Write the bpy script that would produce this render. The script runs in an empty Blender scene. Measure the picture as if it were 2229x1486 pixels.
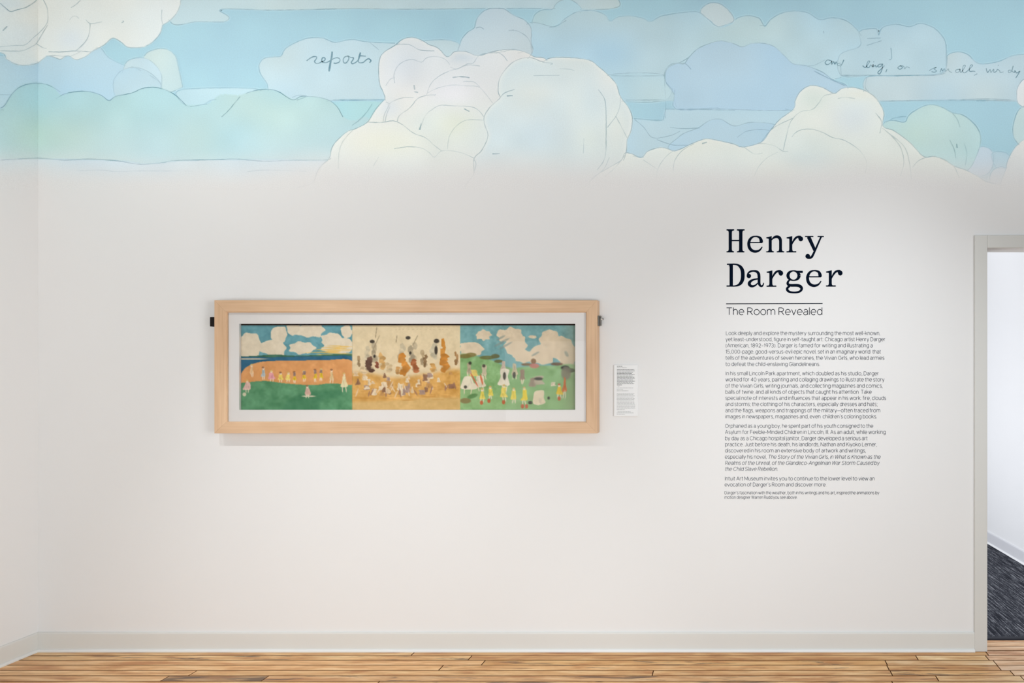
import bpy, bmesh, math, random
import numpy as np
from mathutils import Vector

random.seed(7)
rng = np.random.RandomState(11)
SC = bpy.context.scene
COL = SC.collection

# ------------------------------------------------------------------ camera, world, lights, exposure
D, H, K = 3.3, 1.518, 412.0          # camera distance to the wall, eye height, pixels per metre on the wall
cam_data = bpy.data.cameras.new('camera')
cam_data.sensor_width = 36.0
cam_data.lens = K * D * 36.0 / 2229.0
cam_data.shift_x = -(1600.0 - 1114.5) / 2229.0
cam_data.shift_y = (790.0 - 743.0) / 2229.0
cam_data.clip_start = 0.05
cam = bpy.data.objects.new('camera', cam_data)
cam.location = (0.0, -D, H)
cam.rotation_euler = (math.pi / 2, 0, 0)
COL.objects.link(cam)
SC.camera = cam

world = bpy.data.worlds.new('world')
world.use_nodes = True
SC.world = world
bgn = world.node_tree.nodes['Background']
bgn.inputs[0].default_value = (0.985, 0.995, 1.0, 1)
bgn.inputs[1].default_value = 0.15

SC.view_settings.view_transform = 'Standard'
SC.view_settings.look = 'None'
SC.view_settings.gamma = 1.0
SC.view_settings.exposure = 0.0
SC.view_settings.use_curve_mapping = False


def spot(name, loc, target, watts, angle, blend, radius, col=(1, 0.965, 0.92)):
    l = bpy.data.lights.new(name, 'SPOT')
    l.energy = watts
    l.spot_size = math.radians(angle)
    l.spot_blend = blend
    l.shadow_soft_size = radius
    l.color = col
    o = bpy.data.objects.new(name, l)
    o.location = loc
    o.rotation_euler = (Vector(target) - Vector(loc)).to_track_quat('-Z', 'Y').to_euler()
    COL.objects.link(o)
    return o


def area(name, loc, target, watts, sx, sy, col=(1, 1, 1), spread=180):
    l = bpy.data.lights.new(name, 'AREA')
    l.shape = 'RECTANGLE'
    l.size, l.size_y = sx, sy
    l.spread = math.radians(spread)
    l.energy = watts
    l.color = col
    o = bpy.data.objects.new(name, l)
    o.location = loc
    o.rotation_euler = (Vector(target) - Vector(loc)).to_track_quat('-Z', 'Y').to_euler()
    COL.objects.link(o)
    return o


spot('track_spot_picture', (-1.85, -2.5, 4.46), (-1.85, 0.0, -0.32), 300, 41, 1.0, 0.03, (0.955, 1.0, 1.045))
spot('track_spot_text', (0.66, -2.5, 4.46), (0.66, 0.0, 0.15), 350, 46, 1.0, 0.03, (0.945, 1.0, 1.055))
spot('track_spot_corner', (-3.1, -2.4, 4.3), (-3.2, 0.0, 1.5), 94, 90, 1.0, 0.05, (1, 0.97, 0.93))
spot('mural_fill_spot', (1.7, -2.4, 4.3), (1.6, 0.0, 2.85), 55, 84, 1.0, 0.05, (0.96, 1.0, 1.04))  # unseen spot added to brighten the right part of the mural
area('room_fill', (0.5, -4.8, 0.95), (0.3, 0, 0.72), 124, 7.0, 1.7, (0.915, 0.975, 1.02))
area('side_fill', (3.1, -3.4, 1.5), (-3.7, -0.6, 1.4), 30, 1.6, 2.6, (0.97, 0.985, 1.0), 70)
area('mural_wash', (1.1, -3.4, 3.05), (1.1, 0, 3.05), 7.9, 8.6, 0.7, (0.97, 0.99, 1.0), 30)  # added wide panel that lifts the mural, standing in for its projector
area('corridor_light', (1.65, 1.7, 2.70), (1.75, 1.7, 0), 6, 0.9, 2.2, (0.95, 0.97, 1.0))
area('corridor_side_fill', (0.45, 1.45, 0.95), (2.3, 1.45, 1.0), 31, 2.2, 1.8, (0.95, 0.97, 1.0))  # unseen panel added to brighten the lower corridor wall


# ------------------------------------------------------------------ helpers
def P(px, py, Y=0.0):
    s = (D + Y) / D
    return Vector(((px - 1600.0) / K * s, Y, H + (790.0 - py) / K * s))


def lin(c):
    c = np.asarray(c, float) / 255.0
    return np.where(c <= 0.04045, c / 12.92, ((c + 0.055) / 1.055) ** 2.4)


def rgb(c, k=1.0):
    v = lin(c) * k
    return (float(v[0]), float(v[1]), float(v[2]), 1.0)


def obj(name, mesh, mat=None, parent=None):
    o = bpy.data.objects.new(name, mesh)
    if mat:
        mesh.materials.append(mat)
    COL.objects.link(o)
    if parent is not None:
        off = Vector((0, 0, 0))
        p = parent
        while p is not None:
            off += Vector(p.location)
            p = p.parent
        mesh.transform(__import__('mathutils').Matrix.Translation(-off))
        o.parent = parent
    return o


def empty(name, loc, label, cat, group=None):
    o = bpy.data.objects.new(name, None)
    o.location = loc
    o.empty_display_size = 0.1
    COL.objects.link(o)
    o['label'] = label
    o['category'] = cat
    if group:
        o['group'] = group
    return o


def tag(o, label, cat, group=None):
    o['label'] = label
    o['category'] = cat
    if group:
        o['group'] = group
    return o


def from_bm(name, bm):
    bmesh.ops.recalc_face_normals(bm, faces=bm.faces)
    me = bpy.data.meshes.new(name)
    bm.to_mesh(me)
    bm.free()
    return me


def add_box(bm, a, b):
    x0, y0, z0 = a
    x1, y1, z1 = b
    v = [bm.verts.new(p) for p in ((x0, y0, z0), (x1, y0, z0), (x1, y1, z0), (x0, y1, z0),
                                   (x0, y0, z1), (x1, y0, z1), (x1, y1, z1), (x0, y1, z1))]
    for f in ((0, 3, 2, 1), (4, 5, 6, 7), (0, 1, 5, 4), (1, 2, 6, 5), (2, 3, 7, 6), (3, 0, 4, 7)):
        bm.faces.new([v[i] for i in f])
    return v


def extrude_profile(bm, prof, p0, p1, nrm, m0=0.0, m1=0.0):
    """sweep a closed profile (out, z) from p0 to p1; nrm = outward direction; m0, m1 = mitre slopes"""
    d = (Vector(p1) - Vector(p0)).normalized()
    n = Vector(nrm)
    rings = []
    for p, m in ((p0, m0), (p1, m1)):
        rings.append([bm.verts.new(Vector(p) + n * o + Vector((0, 0, z)) + d * (o * m)) for o, z in prof])
    k = len(prof)
    for i in range(k):
        j = (i + 1) % k
        bm.faces.new((rings[0][i], rings[0][j], rings[1][j], rings[1][i]))
    bm.faces.new(rings[0])
    bm.faces.new(list(reversed(rings[1])))


# ------------------------------------------------------------------ materials
def new_mat(name, color=(0.8, 0.8, 0.8, 1), rough=0.6, spec=0.3, metal=0.0):
    m = bpy.data.materials.new(name)
    m.use_nodes = True
    b = m.node_tree.nodes['Principled BSDF']
    b.inputs['Base Color'].default_value = color
    b.inputs['Roughness'].default_value = rough
    b.inputs['Specular IOR Level'].default_value = spec
    b.inputs['Metallic'].default_value = metal
    return m, m.node_tree, b


def node(nt, typ, **kw):
    n = nt.nodes.new(typ)
    for k, v in kw.items():
        setattr(n, k, v)
    return n


def paint_mat(name, base, var=0.02, rough=0.6, spec=0.25, scale=3.0, bump=0.02):
    m, nt, b = new_mat(name, base, rough, spec)
    tc = node(nt, 'ShaderNodeTexCoord')
    n = node(nt, 'ShaderNodeTexNoise')
    n.inputs['Scale'].default_value = scale
    n.inputs['Detail'].default_value = 3
    r = node(nt, 'ShaderNodeMapRange')
    r.inputs['To Min'].default_value = 1 - var
    r.inputs['To Max'].default_value = 1 + var
    mx = node(nt, 'ShaderNodeVectorMath', operation='SCALE')
    mx.inputs[0].default_value = base[:3]
    nt.links.new(tc.outputs['Object'], n.inputs['Vector'])
    nt.links.new(n.outputs['Fac'], r.inputs['Value'])
    nt.links.new(r.outputs['Result'], mx.inputs['Scale'])
    nt.links.new(mx.outputs['Vector'], b.inputs['Base Color'])
    if bump:
        n2 = node(nt, 'ShaderNodeTexNoise')
        n2.inputs['Scale'].default_value = 260
        bp = node(nt, 'ShaderNodeBump')
        bp.inputs['Strength'].default_value = bump
        bp.inputs['Distance'].default_value = 0.002
        nt.links.new(tc.outputs['Object'], n2.inputs['Vector'])
        nt.links.new(n2.outputs['Fac'], bp.inputs['Height'])
        nt.links.new(bp.outputs['Normal'], b.inputs['Normal'])
    return m


WALL = (0.745, 0.740, 0.732)
M_wall = paint_mat('wall_paint', (*WALL, 1), 0.012, 0.75, 0.15, 1.3)
M_corr = paint_mat('corridor_paint', (0.80, 0.805, 0.82, 1), 0.01, 0.7, 0.2, 2)
M_trim = paint_mat('trim_paint', (0.66, 0.655, 0.625, 1), 0.02, 0.42, 0.4, 4, 0.01)
M_shoe = paint_mat('shoe_paint', (0.72, 0.72, 0.70, 1), 0.02, 0.4, 0.4, 4, 0.01)
M_casing = paint_mat('casing_paint', (0.625, 0.62, 0.59, 1), 0.015, 0.45, 0.4, 4, 0.01)
M_corrtrim = paint_mat('corridor_trim_paint', (0.66, 0.665, 0.70, 1), 0.01, 0.4, 0.4, 4, 0)
M_ceil = paint_mat('ceiling_paint', (0.82, 0.82, 0.82, 1), 0.01, 0.8, 0.1, 2, 0)
M_black = paint_mat('black_metal', (0.010, 0.007, 0.006, 1), 0.1, 0.6, 0.15, 60, 0)
M_steel, _nt, _b = new_mat('dark_steel', (0.16, 0.145, 0.125, 1), 0.38, 0.5, 0.85)
M_bright, _nt, _b = new_mat('bright_steel', (0.80, 0.78, 0.76, 1), 0.25, 0.5, 0.6)
M_navy, _nt, _b = new_mat('navy_vinyl', rgb((2, 14, 32)), 0.7, 0.04)
M_ink, _nt, _b = new_mat('grey_navy_vinyl', rgb((70, 75, 86)), 0.7, 0.1)
M_mat = paint_mat('mat_board', (0.80, 0.765, 0.735, 1), 0.012, 0.85, 0.1, 30, 0.02)
M_backing = paint_mat('shade_dark_backing', (0.035, 0.025, 0.02, 1), 0.1, 0.8, 0.1, 30, 0)  # dark colour stands in for shade at the top of the mat window
M_card = paint_mat('card_stock', (0.80, 0.805, 0.805, 1), 0.005, 0.7, 0.15, 30, 0)


def vcol_mat(name, rough=0.75, spec=0.12, grain=0.05, gscale=220.0):
    """colour painted per vertex, plus fine paper grain"""
    m, nt, b = new_mat(name, (1, 1, 1, 1), rough, spec)
    a = node(nt, 'ShaderNodeAttribute', attribute_name='paint')
    tc = node(nt, 'ShaderNodeTexCoord')
    n = node(nt, 'ShaderNodeTexNoise')
    n.inputs['Scale'].default_value = gscale
    n.inputs['Detail'].default_value = 2
    r = node(nt, 'ShaderNodeMapRange')
    r.inputs['From Min'].default_value = 0.25
    r.inputs['From Max'].default_value = 0.75
    r.inputs['To Min'].default_value = 1 - grain
    r.inputs['To Max'].default_value = 1 + grain
    mx = node(nt, 'ShaderNodeVectorMath', operation='SCALE')
    nt.links.new(tc.outputs['Object'], n.inputs['Vector'])
    nt.links.new(n.outputs['Fac'], r.inputs['Value'])
    nt.links.new(a.outputs['Color'], mx.inputs[0])
    nt.links.new(r.outputs['Result'], mx.inputs['Scale'])
    nt.links.new(mx.outputs['Vector'], b.inputs['Base Color'])
    return m


M_mural = vcol_mat('projected_mural', 0.75, 0.12, 0.035, 170)  # projected light held in the vertex colours
M_paper = vcol_mat('painted_paper', 0.8, 0.1, 0.06, 420)


def wood_floor_mat():
    m, nt, b = new_mat('old_maple', (0.5, 0.3, 0.13, 1), 0.34, 0.45)
    oi = node(nt, 'ShaderNodeObjectInfo')
    tc = node(nt, 'ShaderNodeTexCoord')
    mul = node(nt, 'ShaderNodeMath', operation='MULTIPLY')
    mul.inputs[1].default_value = 57.0
    nt.links.new(oi.outputs['Random'], mul.inputs[0])
    comb = node(nt, 'ShaderNodeCombineXYZ')
    nt.links.new(mul.outputs[0], comb.inputs[0])
    nt.links.new(mul.outputs[0], comb.inputs[1])
    add = node(nt, 'ShaderNodeVectorMath', operation='ADD')
    nt.links.new(tc.outputs['Object'], add.inputs[0])
    nt.links.new(comb.outputs[0], add.inputs[1])

    def noise(sx, sy, scale, detail, rough=0.55, dist=0.0):
        mp = node(nt, 'ShaderNodeMapping')
        mp.inputs['Scale'].default_value = (sx, sy, 1)
        nt.links.new(add.outputs[0], mp.inputs['Vector'])
        n = node(nt, 'ShaderNodeTexNoise')
        n.inputs['Scale'].default_value = scale
        n.inputs['Detail'].default_value = detail
        n.inputs['Roughness'].default_value = rough
        n.inputs['Distortion'].default_value = dist
        nt.links.new(mp.outputs[0], n.inputs['Vector'])
        return n
    broad = noise(1.0, 7.0, 3.4, 4, 0.6, 0.4)
    grain = noise(2.0, 60.0, 4.0, 4, 0.6, 0.3)
    stain = noise(2.2, 26.0, 1.5, 5, 0.62, 0.6)
    ramp = node(nt, 'ShaderNodeValToRGB')
    e = ramp.color_ramp.elements
    e[0].position, e[0].color = 0.34, rgb((186, 128, 72))
    e[1].position, e[1].color = 0.66, rgb((236, 198, 148))
    x = e.new(0.5)
    x.color = rgb((218, 171, 116))
    nt.links.new(broad.outputs['Fac'], ramp.inputs[0])
    gr = node(nt, 'ShaderNodeMapRange')
    gr.inputs['From Min'].default_value = 0.3
    gr.inputs['From Max'].default_value = 0.7
    gr.inputs['To Min'].default_value = 0.80
    gr.inputs['To Max'].default_value = 1.08
    nt.links.new(grain.outputs['Fac'], gr.inputs['Value'])
    m1 = node(nt, 'ShaderNodeVectorMath', operation='SCALE')
    nt.links.new(ramp.outputs[0], m1.inputs[0])
    nt.links.new(gr.outputs[0], m1.inputs['Scale'])
    m2 = node(nt, 'ShaderNodeVectorMath', operation='MULTIPLY')
    nt.links.new(m1.outputs[0], m2.inputs[0])
    nt.links.new(oi.outputs['Color'], m2.inputs[1])
    # dark old stains: threshold lowered by the plank's alpha
    th = node(nt, 'ShaderNodeMath', operation='SUBTRACT')
    nt.links.new(stain.outputs['Fac'], th.inputs[0])
    nt.links.new(oi.outputs['Alpha'], th.inputs[1])
    sr = node(nt, 'ShaderNodeMapRange')
    sr.inputs['From Min'].default_value = -0.03
    sr.inputs['From Max'].default_value = 0.06
    nt.links.new(th.outputs[0], sr.inputs['Value'])
    mix = node(nt, 'ShaderNodeMix', data_type='RGBA')
    mix.inputs[7].default_value = rgb((72, 50, 34))
    sc = node(nt, 'ShaderNodeMath', operation='MULTIPLY')
    sc.inputs[1].default_value = 0.8
    nt.links.new(sr.outputs[0], sc.inputs[0])
    nt.links.new(sc.outputs[0], mix.inputs[0])
    nt.links.new(m2.outputs[0], mix.inputs[6])
    nt.links.new(mix.outputs[2], b.inputs['Base Color'])
    rr = node(nt, 'ShaderNodeMapRange')
    rr.inputs['To Min'].default_value = 0.26
    rr.inputs['To Max'].default_value = 0.46
    nt.links.new(broad.outputs['Fac'], rr.inputs['Value'])
    nt.links.new(rr.outputs[0], b.inputs['Roughness'])
    bp = node(nt, 'ShaderNodeBump')
    bp.inputs['Strength'].default_value = 0.15
    bp.inputs['Distance'].default_value = 0.001
    nt.links.new(grain.outputs['Fac'], bp.inputs['Height'])
    nt.links.new(bp.outputs['Normal'], b.inputs['Normal'])
    return m


M_floor = wood_floor_mat()
M_gap = paint_mat('dirty_plank_edge', rgb((100, 64, 36)), 0.35, 0.8, 0.1, 9, 0)
M_sub, _nt, _b = new_mat('dark_subfloor', (0.03, 0.018, 0.01, 1), 0.9, 0.1)


def frame_wood_mat(name, vertical):
    m, nt, b = new_mat(name, (0.6, 0.42, 0.28, 1), 0.45, 0.35)
    tc = node(nt, 'ShaderNodeTexCoord')
    oi = node(nt, 'ShaderNodeObjectInfo')
    mp = node(nt, 'ShaderNodeMapping')
    mp.inputs['Scale'].default_value = (60, 60, 2.2) if vertical else (2.2, 60, 60)
    nt.links.new(tc.outputs['Object'], mp.inputs['Vector'])
    n = node(nt, 'ShaderNodeTexNoise')
    n.inputs['Scale'].default_value = 1.5
    n.inputs['Detail'].default_value = 4
    n.inputs['Distortion'].default_value = 0.4
    nt.links.new(mp.outputs[0], n.inputs['Vector'])
    mp2 = node(nt, 'ShaderNodeMapping')
    mp2.inputs['Scale'].default_value = (5, 5, 1.6) if vertical else (1.6, 5, 5)
    nt.links.new(tc.outputs['Object'], mp2.inputs['Vector'])
    n2 = node(nt, 'ShaderNodeTexNoise')
    n2.inputs['Scale'].default_value = 2.0
    n2.inputs['Detail'].default_value = 2
    nt.links.new(mp2.outputs[0], n2.inputs['Vector'])
    mxn = node(nt, 'ShaderNodeMath', operation='MULTIPLY_ADD')
    mxn.inputs[1].default_value = 0.45
    nt.links.new(n.outputs['Fac'], mxn.inputs[0])
    hh = node(nt, 'ShaderNodeMath', operation='MULTIPLY')
    hh.inputs[1].default_value = 0.55
    nt.links.new(n2.outputs['Fac'], hh.inputs[0])
    nt.links.new(hh.outputs[0], mxn.inputs[2])
    ramp = node(nt, 'ShaderNodeValToRGB')
    e = ramp.color_ramp.elements
    e[0].position, e[0].color = 0.32, rgb((198, 162, 128))
    e[1].position, e[1].color = 0.70, rgb((221, 187, 152))
    nt.links.new(mxn.outputs[0], ramp.inputs[0])
    nt.links.new(ramp.outputs[0], b.inputs['Base Color'])
    return m


M_fw_h = frame_wood_mat('pale_maple_horizontal', False)
M_fw_v = frame_wood_mat('pale_maple_vertical', True)


def carpet_mat():
    m, nt, b = new_mat('streaked_carpet', (0.03, 0.03, 0.035, 1), 0.95, 0.1)
    tc = node(nt, 'ShaderNodeTexCoord')
    rot = node(nt, 'ShaderNodeMapping')
    rot.inputs['Rotation'].default_value = (0, 0, math.radians(-3))
    nt.links.new(tc.outputs['Object'], rot.inputs['Vector'])
    mp = node(nt, 'ShaderNodeMapping')
    mp.inputs['Scale'].default_value = (120, 6, 1)
    nt.links.new(rot.outputs[0], mp.inputs['Vector'])
    n = node(nt, 'ShaderNodeTexNoise')
    n.inputs['Scale'].default_value = 1.0
    n.inputs['Detail'].default_value = 3
    n.inputs['Roughness'].default_value = 0.7
    nt.links.new(mp.outputs[0], n.inputs['Vector'])
    n2 = node(nt, 'ShaderNodeTexNoise')
    n2.inputs['Scale'].default_value = 130
    n2.inputs['Detail'].default_value = 2
    nt.links.new(tc.outputs['Object'], n2.inputs['Vector'])
    mr = node(nt, 'ShaderNodeMapRange')
    mr.inputs['To Min'].default_value = 0.7
    mr.inputs['To Max'].default_value = 1.3
    nt.links.new(n2.outputs['Fac'], mr.inputs['Value'])
    mul = node(nt, 'ShaderNodeMath', operation='MULTIPLY')
    nt.links.new(n.outputs['Fac'], mul.inputs[0])
    nt.links.new(mr.outputs[0], mul.inputs[1])
    ramp = node(nt, 'ShaderNodeValToRGB')
    e = ramp.color_ramp.elements
    e[0].position, e[0].color = 0.38, rgb((30, 32, 40))
    e[1].position, e[1].color = 0.72, rgb((150, 152, 158))
    x = e.new(0.52)
    x.color = rgb((58, 60, 68))
    nt.links.new(mul.outputs[0], ramp.inputs[0])
    nt.links.new(ramp.outputs[0], b.inputs['Base Color'])
    bp = node(nt, 'ShaderNodeBump')
    bp.inputs['Strength'].default_value = 0.6
    bp.inputs['Distance'].default_value = 0.004
    nt.links.new(mul.outputs[0], bp.inputs['Height'])
    nt.links.new(bp.outputs['Normal'], b.inputs['Normal'])
    return m


M_carpet = carpet_mat()
M_edge, _nt, _b = new_mat('carpet_binding', rgb((44, 46, 54)), 0.7, 0.25)

# clear picture glass: a clear sheet with a fresnel reflection
M_glass = bpy.data.materials.new('picture_glass')
M_glass.use_nodes = True
nt = M_glass.node_tree
nt.nodes.clear()
_out = node(nt, 'ShaderNodeOutputMaterial')
_tr = node(nt, 'ShaderNodeBsdfTransparent')
_gl = node(nt, 'ShaderNodeBsdfGlossy')
_gl.inputs['Roughness'].default_value = 0.02
_fr = node(nt, 'ShaderNodeFresnel')
_fr.inputs['IOR'].default_value = 1.2
_mx = node(nt, 'ShaderNodeMixShader')
nt.links.new(_fr.outputs[0], _mx.inputs[0])
nt.links.new(_tr.outputs[0], _mx.inputs[1])
nt.links.new(_gl.outputs[0], _mx.inputs[2])
nt.links.new(_mx.outputs[0], _out.inputs[0])

# ------------------------------------------------------------------ room shell
XL = (83 - 1600) / K                 # left corner
XR = 3.2
TW = 0.125                            # wall thickness
DX0, DX1, DZ = P(2147, 0).x, P(2147, 0).x + 0.90, P(0, 540).z
ZT = 4.7


def struct(name, bm, mat, parent=None):
    o = obj(name, from_bm(name, bm), mat, parent)
    if parent is None:
        o['kind'] = 'structure'
    return o


bm = bmesh.new()
for a, b_ in (((XL - 0.15, 0, 0), (DX0, TW, ZT)), ((DX0, 0, DZ), (DX1, TW, ZT)), ((DX1, 0, 0), (XR, TW, ZT))):
    add_box(bm, a, b_)
bmesh.ops.remove_doubles(bm, verts=bm.verts, dist=1e-5)
struct('wall_back', bm, M_wall)

bm = bmesh.new()
add_box(bm, (XL - 0.15, -5.0, 0), (XL, 0, ZT))
struct('wall_left', bm, M_wall)

# corridor beyond the doorway
CW0, CW1 = Vector((2.295, TW, 0)), Vector((1.965, 4.0, 0))
cdir = (CW1 - CW0).normalized()
cn = Vector((-cdir.y, cdir.x, 0))     # faces the corridor
bm = bmesh.new()
b0, b1 = CW0 - cn * 0.1, CW1 - cn * 0.1
q = [(CW0, 0), (CW1, 0), (b1, 0), (b0, 0), (CW0, 2.75), (CW1, 2.75), (b1, 2.75), (b0, 2.75)]
v = [bm.verts.new((p.x, p.y, z)) for p, z in q]
for f in ((0, 1, 5, 4), (1, 2, 6, 5), (2, 3, 7, 6), (3, 0, 4, 7), (4, 5, 6, 7), (0, 3, 2, 1)):
    bm.faces.new([v[i] for i in f])
struct('wall_right', bm, M_corr)
bm = bmesh.new()
add_box(bm, (0.4, 4.0, 0), (2.4, 4.1, 2.75))
struct('wall_far', bm, M_corr)
bm = bmesh.new()
add_box(bm, (0.3, TW, 0), (0.4, 4.1, 2.75))
struct('wall_corridor', bm, M_corr)
bm = bmesh.new()
add_box(bm, (0.3, TW, 2.75), (2.5, 4.1, 2.85))
struct('ceiling', bm, M_ceil)

# floor: dark subfloor carrying the strip planks
bm = bmesh.new()
add_box(bm, (XL - 0.15, -5.0, -0.08), (XR, 4.1, -0.021))
floor = struct('floor', bm, M_sub)

PITCH, Y0 = 0.0525, -0.055
HG = 0.0010


def plank_bm(bm, x0, x1, ya, yb, dz=0.0, c=0.0016):
    """one strip with chamfered top edges, ya < yb"""
    x0 += HG; x1 -= HG; ya += HG; yb -= HG
    lo = [bm.verts.new(p) for p in ((x0, ya, -0.02), (x1, ya, -0.02), (x1, yb, -0.02), (x0, yb, -0.02))]
    mi = [bm.verts.new(p) for p in ((x0, ya, dz - c), (x1, ya, dz - c), (x1, yb, dz - c), (x0, yb, dz - c))]
    hi = [bm.verts.new(p) for p in ((x0 + c, ya + c, dz), (x1 - c, ya + c, dz), (x1 - c, yb - c, dz), (x0 + c, yb - c, dz))]
    for i in range(4):
        j = (i + 1) % 4
        bm.faces.new((lo[i], lo[j], mi[j], mi[i])).material_index = 1
        bm.faces.new((mi[i], mi[j], hi[j], hi[i])).material_index = 1
    bm.faces.new(hi)


def plank(x0, x1, ya, yb, tint, stain):
    bm = bmesh.new()
    plank_bm(bm, x0, x1, ya, yb, random.uniform(-0.0006, 0.0))
    o = obj('plank', from_bm('plank', bm), M_floor, floor)
    o.data.materials.append(M_gap)
    o.color = (*tint, stain)
    return o


def tint_of(kind='n'):
    v = random.uniform(0.90, 1.06)
    base = {'n': (1.07, 1.04, 1.01), 'pale': (1.15, 1.24, 1.36), 'spill_pink': (1.10, 1.14, 1.42), 'dark': (0.72, 0.70, 0.72),
            'orange': (0.98, 0.88, 0.74)}[kind]  # the pinkish tint puts the corridor's cool light into the plank colour
    return tuple(v * c * random.uniform(0.985, 1.015) for c in base)


def row_y(k):
    return Y0 - PITCH * (k + 1), Y0 - PITCH * k       # row k lies between these


def jx(px, k):
    yc = Y0 - PITCH * (k + 0.5)
    return (px - 1600) / K * (D + yc) / D


rows = {   # joints in the photo's rows (pixels) and the look of each strip between them
    -1: ([900, 2148], ['n', 'orange', 'spill_pink']),
    0: ([1023, 1996, 2149], ['n', 'orange', 'pale', 'spill_pink']),
    1: ([1052, 1929, 2166], ['n', 'orange', 'pale', 'spill_pink']),
    2: ([960, 1933, 2175], ['n', 'n', 'orange', 'spill_pink']),
    3: ([420, 1421, 1940, 2203], ['n', 'n', 'n', 'orange', 'spill_pink']),
    4: ([359, 577, 2040, 2226], ['n', 'dark', 'n', 'pale', 'spill_pink']),
    5: ([820, 1944], ['n', 'n', 'pale']),
}
stained = {(0, 0): 0.57, (4, 1): 0.50, (4, 2): 0.585, (5, 1): 0.56, (1, 1): 0.585, (2, 1): 0.60, (3, 3): 0.57, (2, 2): 0.58}
for k, (js, kinds) in rows.items():
    ya, yb = row_y(k)
    if k == -1:
        yb = min(yb, -0.0005)
    xs = [XL] + [jx(p, k) for p in js] + [XR]
    for i, kd in enumerate(kinds):
        plank(xs[i], xs[i + 1], ya, yb, tint_of(kd), stained.get((k, i), random.uniform(0.66, 0.76)))
for k in (-2, -3, -4):                       # strips running through the doorway
    ya, yb = row_y(k)
    if k == -2:
        ya = 0.0
    yb = min(yb, TW)
    if yb - ya < 0.01:
        continue
    xs = [DX0 + 0.002, DX0 + random.uniform(0.3, 0.6), DX1 - 0.002]
    for i in range(2):
        plank(xs[i], xs[i + 1], ya, yb, tint_of('spill_pink'), random.uniform(0.62, 0.68))  # corridor light painted into the tint of these strips
for k in range(6, 22):
    ya, yb = row_y(k)
    x = XL
    while x < XR - 0.01:
        x2 = min(XR, x + random.uniform(0.8, 2.4))
        if XR - x2 < 0.4:
            x2 = XR
        plank(x, x2, ya, yb, tint_of(random.choice(['n', 'n', 'orange', 'pale'])), random.uniform(0.58, 0.68))
        x = x2
bm = bmesh.new()
for k in range(22, 93):
    ya, yb = row_y(k)
    x = XL
    while x < XR - 0.01:
        x2 = min(XR, x + random.uniform(1.0, 2.6))
        if XR - x2 < 0.4:
            x2 = XR
        plank_bm(bm, x, x2, ya, yb, random.uniform(-0.0006, 0))
        x = x2
o = obj('plank_field', from_bm('plank_field', bm), M_floor, floor)
o.data.materials.append(M_gap)
o.color = (1, 0.98, 0.94, 0.62)
o['kind'] = 'stuff'

# baseboards
BP = [(0, 0), (0.011, 0), (0.011, 0.088), (0.0105, 0.094), (0.0085, 0.0975), (0.005, 0.0994), (0, 0.0994)]
SHOE = [(0.011, 0.0), (0.0225, 0.0), (0.0225, 0.004), (0.0215, 0.0075), (0.019, 0.011), (0.015, 0.0132), (0.011, 0.014)]
CX0 = P(2119.5, 0).x                   # outer edge of the left casing
bm = bmesh.new()
extrude_profile(bm, BP, (XL, 0, 0), (CX0, 0, 0), (0, -1, 0), 1.0, 0)
bb = struct('baseboard_back', bm, M_trim)
bm = bmesh.new()
extrude_profile(bm, SHOE, (XL, 0, 0), (CX0 - 0.0005, 0, 0), (0, -1, 0), 1.0, 0)
obj('shoe_molding', from_bm('shoe_molding', bm), M_shoe, bb)
bm = bmesh.new()
extrude_profile(bm, BP, (XL, -5, 0), (XL, 0, 0), (1, 0, 0), 0, -1.0)
bl = struct('baseboard_left', bm, M_trim)
bm = bmesh.new()
extrude_profile(bm, SHOE, (XL, -5, 0), (XL, 0, 0), (1, 0, 0), 0, -1.0)
obj('shoe_molding', from_bm('shoe_molding', bm), M_shoe, bl)
bm = bmesh.new()
BPC = [(o_, z * 1.0) for o_, z in BP]
extrude_profile(bm, BPC, CW0 + cdir * 0.002, CW1, cn)
br = struct('baseboard_right', bm, M_corrtrim)
bm = bmesh.new()
extrude_profile(bm, SHOE, CW0 + cdir * 0.002, CW1, cn)
obj('shoe_molding', from_bm('shoe_molding', bm), M_corr, br)

# doorway casing
CT = 0.014
CZ = P(0, 513).z
cas = bpy.data.objects.new('door_1', None)
cas.location = ((DX0 + DX1) / 2, 0, 0)
cas['kind'] = 'structure'
COL.objects.link(cas)


def casing(name, a, b_):
    bm = bmesh.new()
    add_box(bm, a, b_)
    bmesh.ops.bevel(bm, geom=bm.edges[:], offset=0.0015, segments=1, affect='EDGES')
    return obj(name, from_bm(name, bm), M_casing, cas)


CWD = DX0 - CX0
casing('casing_side', (CX0, -CT, 0), (DX0, -0.0003, CZ))
casing('casing_side', (DX1, -CT, 0), (DX1 + CWD, -0.0003, CZ))
casing('casing_head', (DX0 + 0.0003, -CT, DZ), (DX1 - 0.0003, -0.0003, CZ))

# corridor carpet
cp = empty('carpet', (1.4, 1.5, 0), 'charcoal carpet with pale diagonal streaks on the corridor floor beyond the doorway', 'carpet')
bm = bmesh.new()
q = [(0.402, TW + 0.016), (2.270, TW + 0.016), (1.945, 3.99), (0.402, 3.99)]
lo = [bm.verts.new((x, y, -0.02)) for x, y in q]
hi = [bm.verts.new((x, y, 0.003)) for x, y in q]
bm.faces.new(hi)
for i in range(4):
    bm.faces.new((lo[i], lo[(i + 1) % 4], hi[(i + 1) % 4], hi[i]))
obj('carpet_pile', from_bm('carpet_pile', bm), M_carpet, cp)
bm = bmesh.new()
add_box(bm, (0.402, TW + 0.001, -0.02), (2.268, TW + 0.036, 0.006))
bmesh.ops.bevel(bm, geom=bm.edges[:], offset=0.003, segments=2, affect='EDGES')
obj('edge_binding', from_bm('edge_binding', bm), M_edge, cp)


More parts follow.
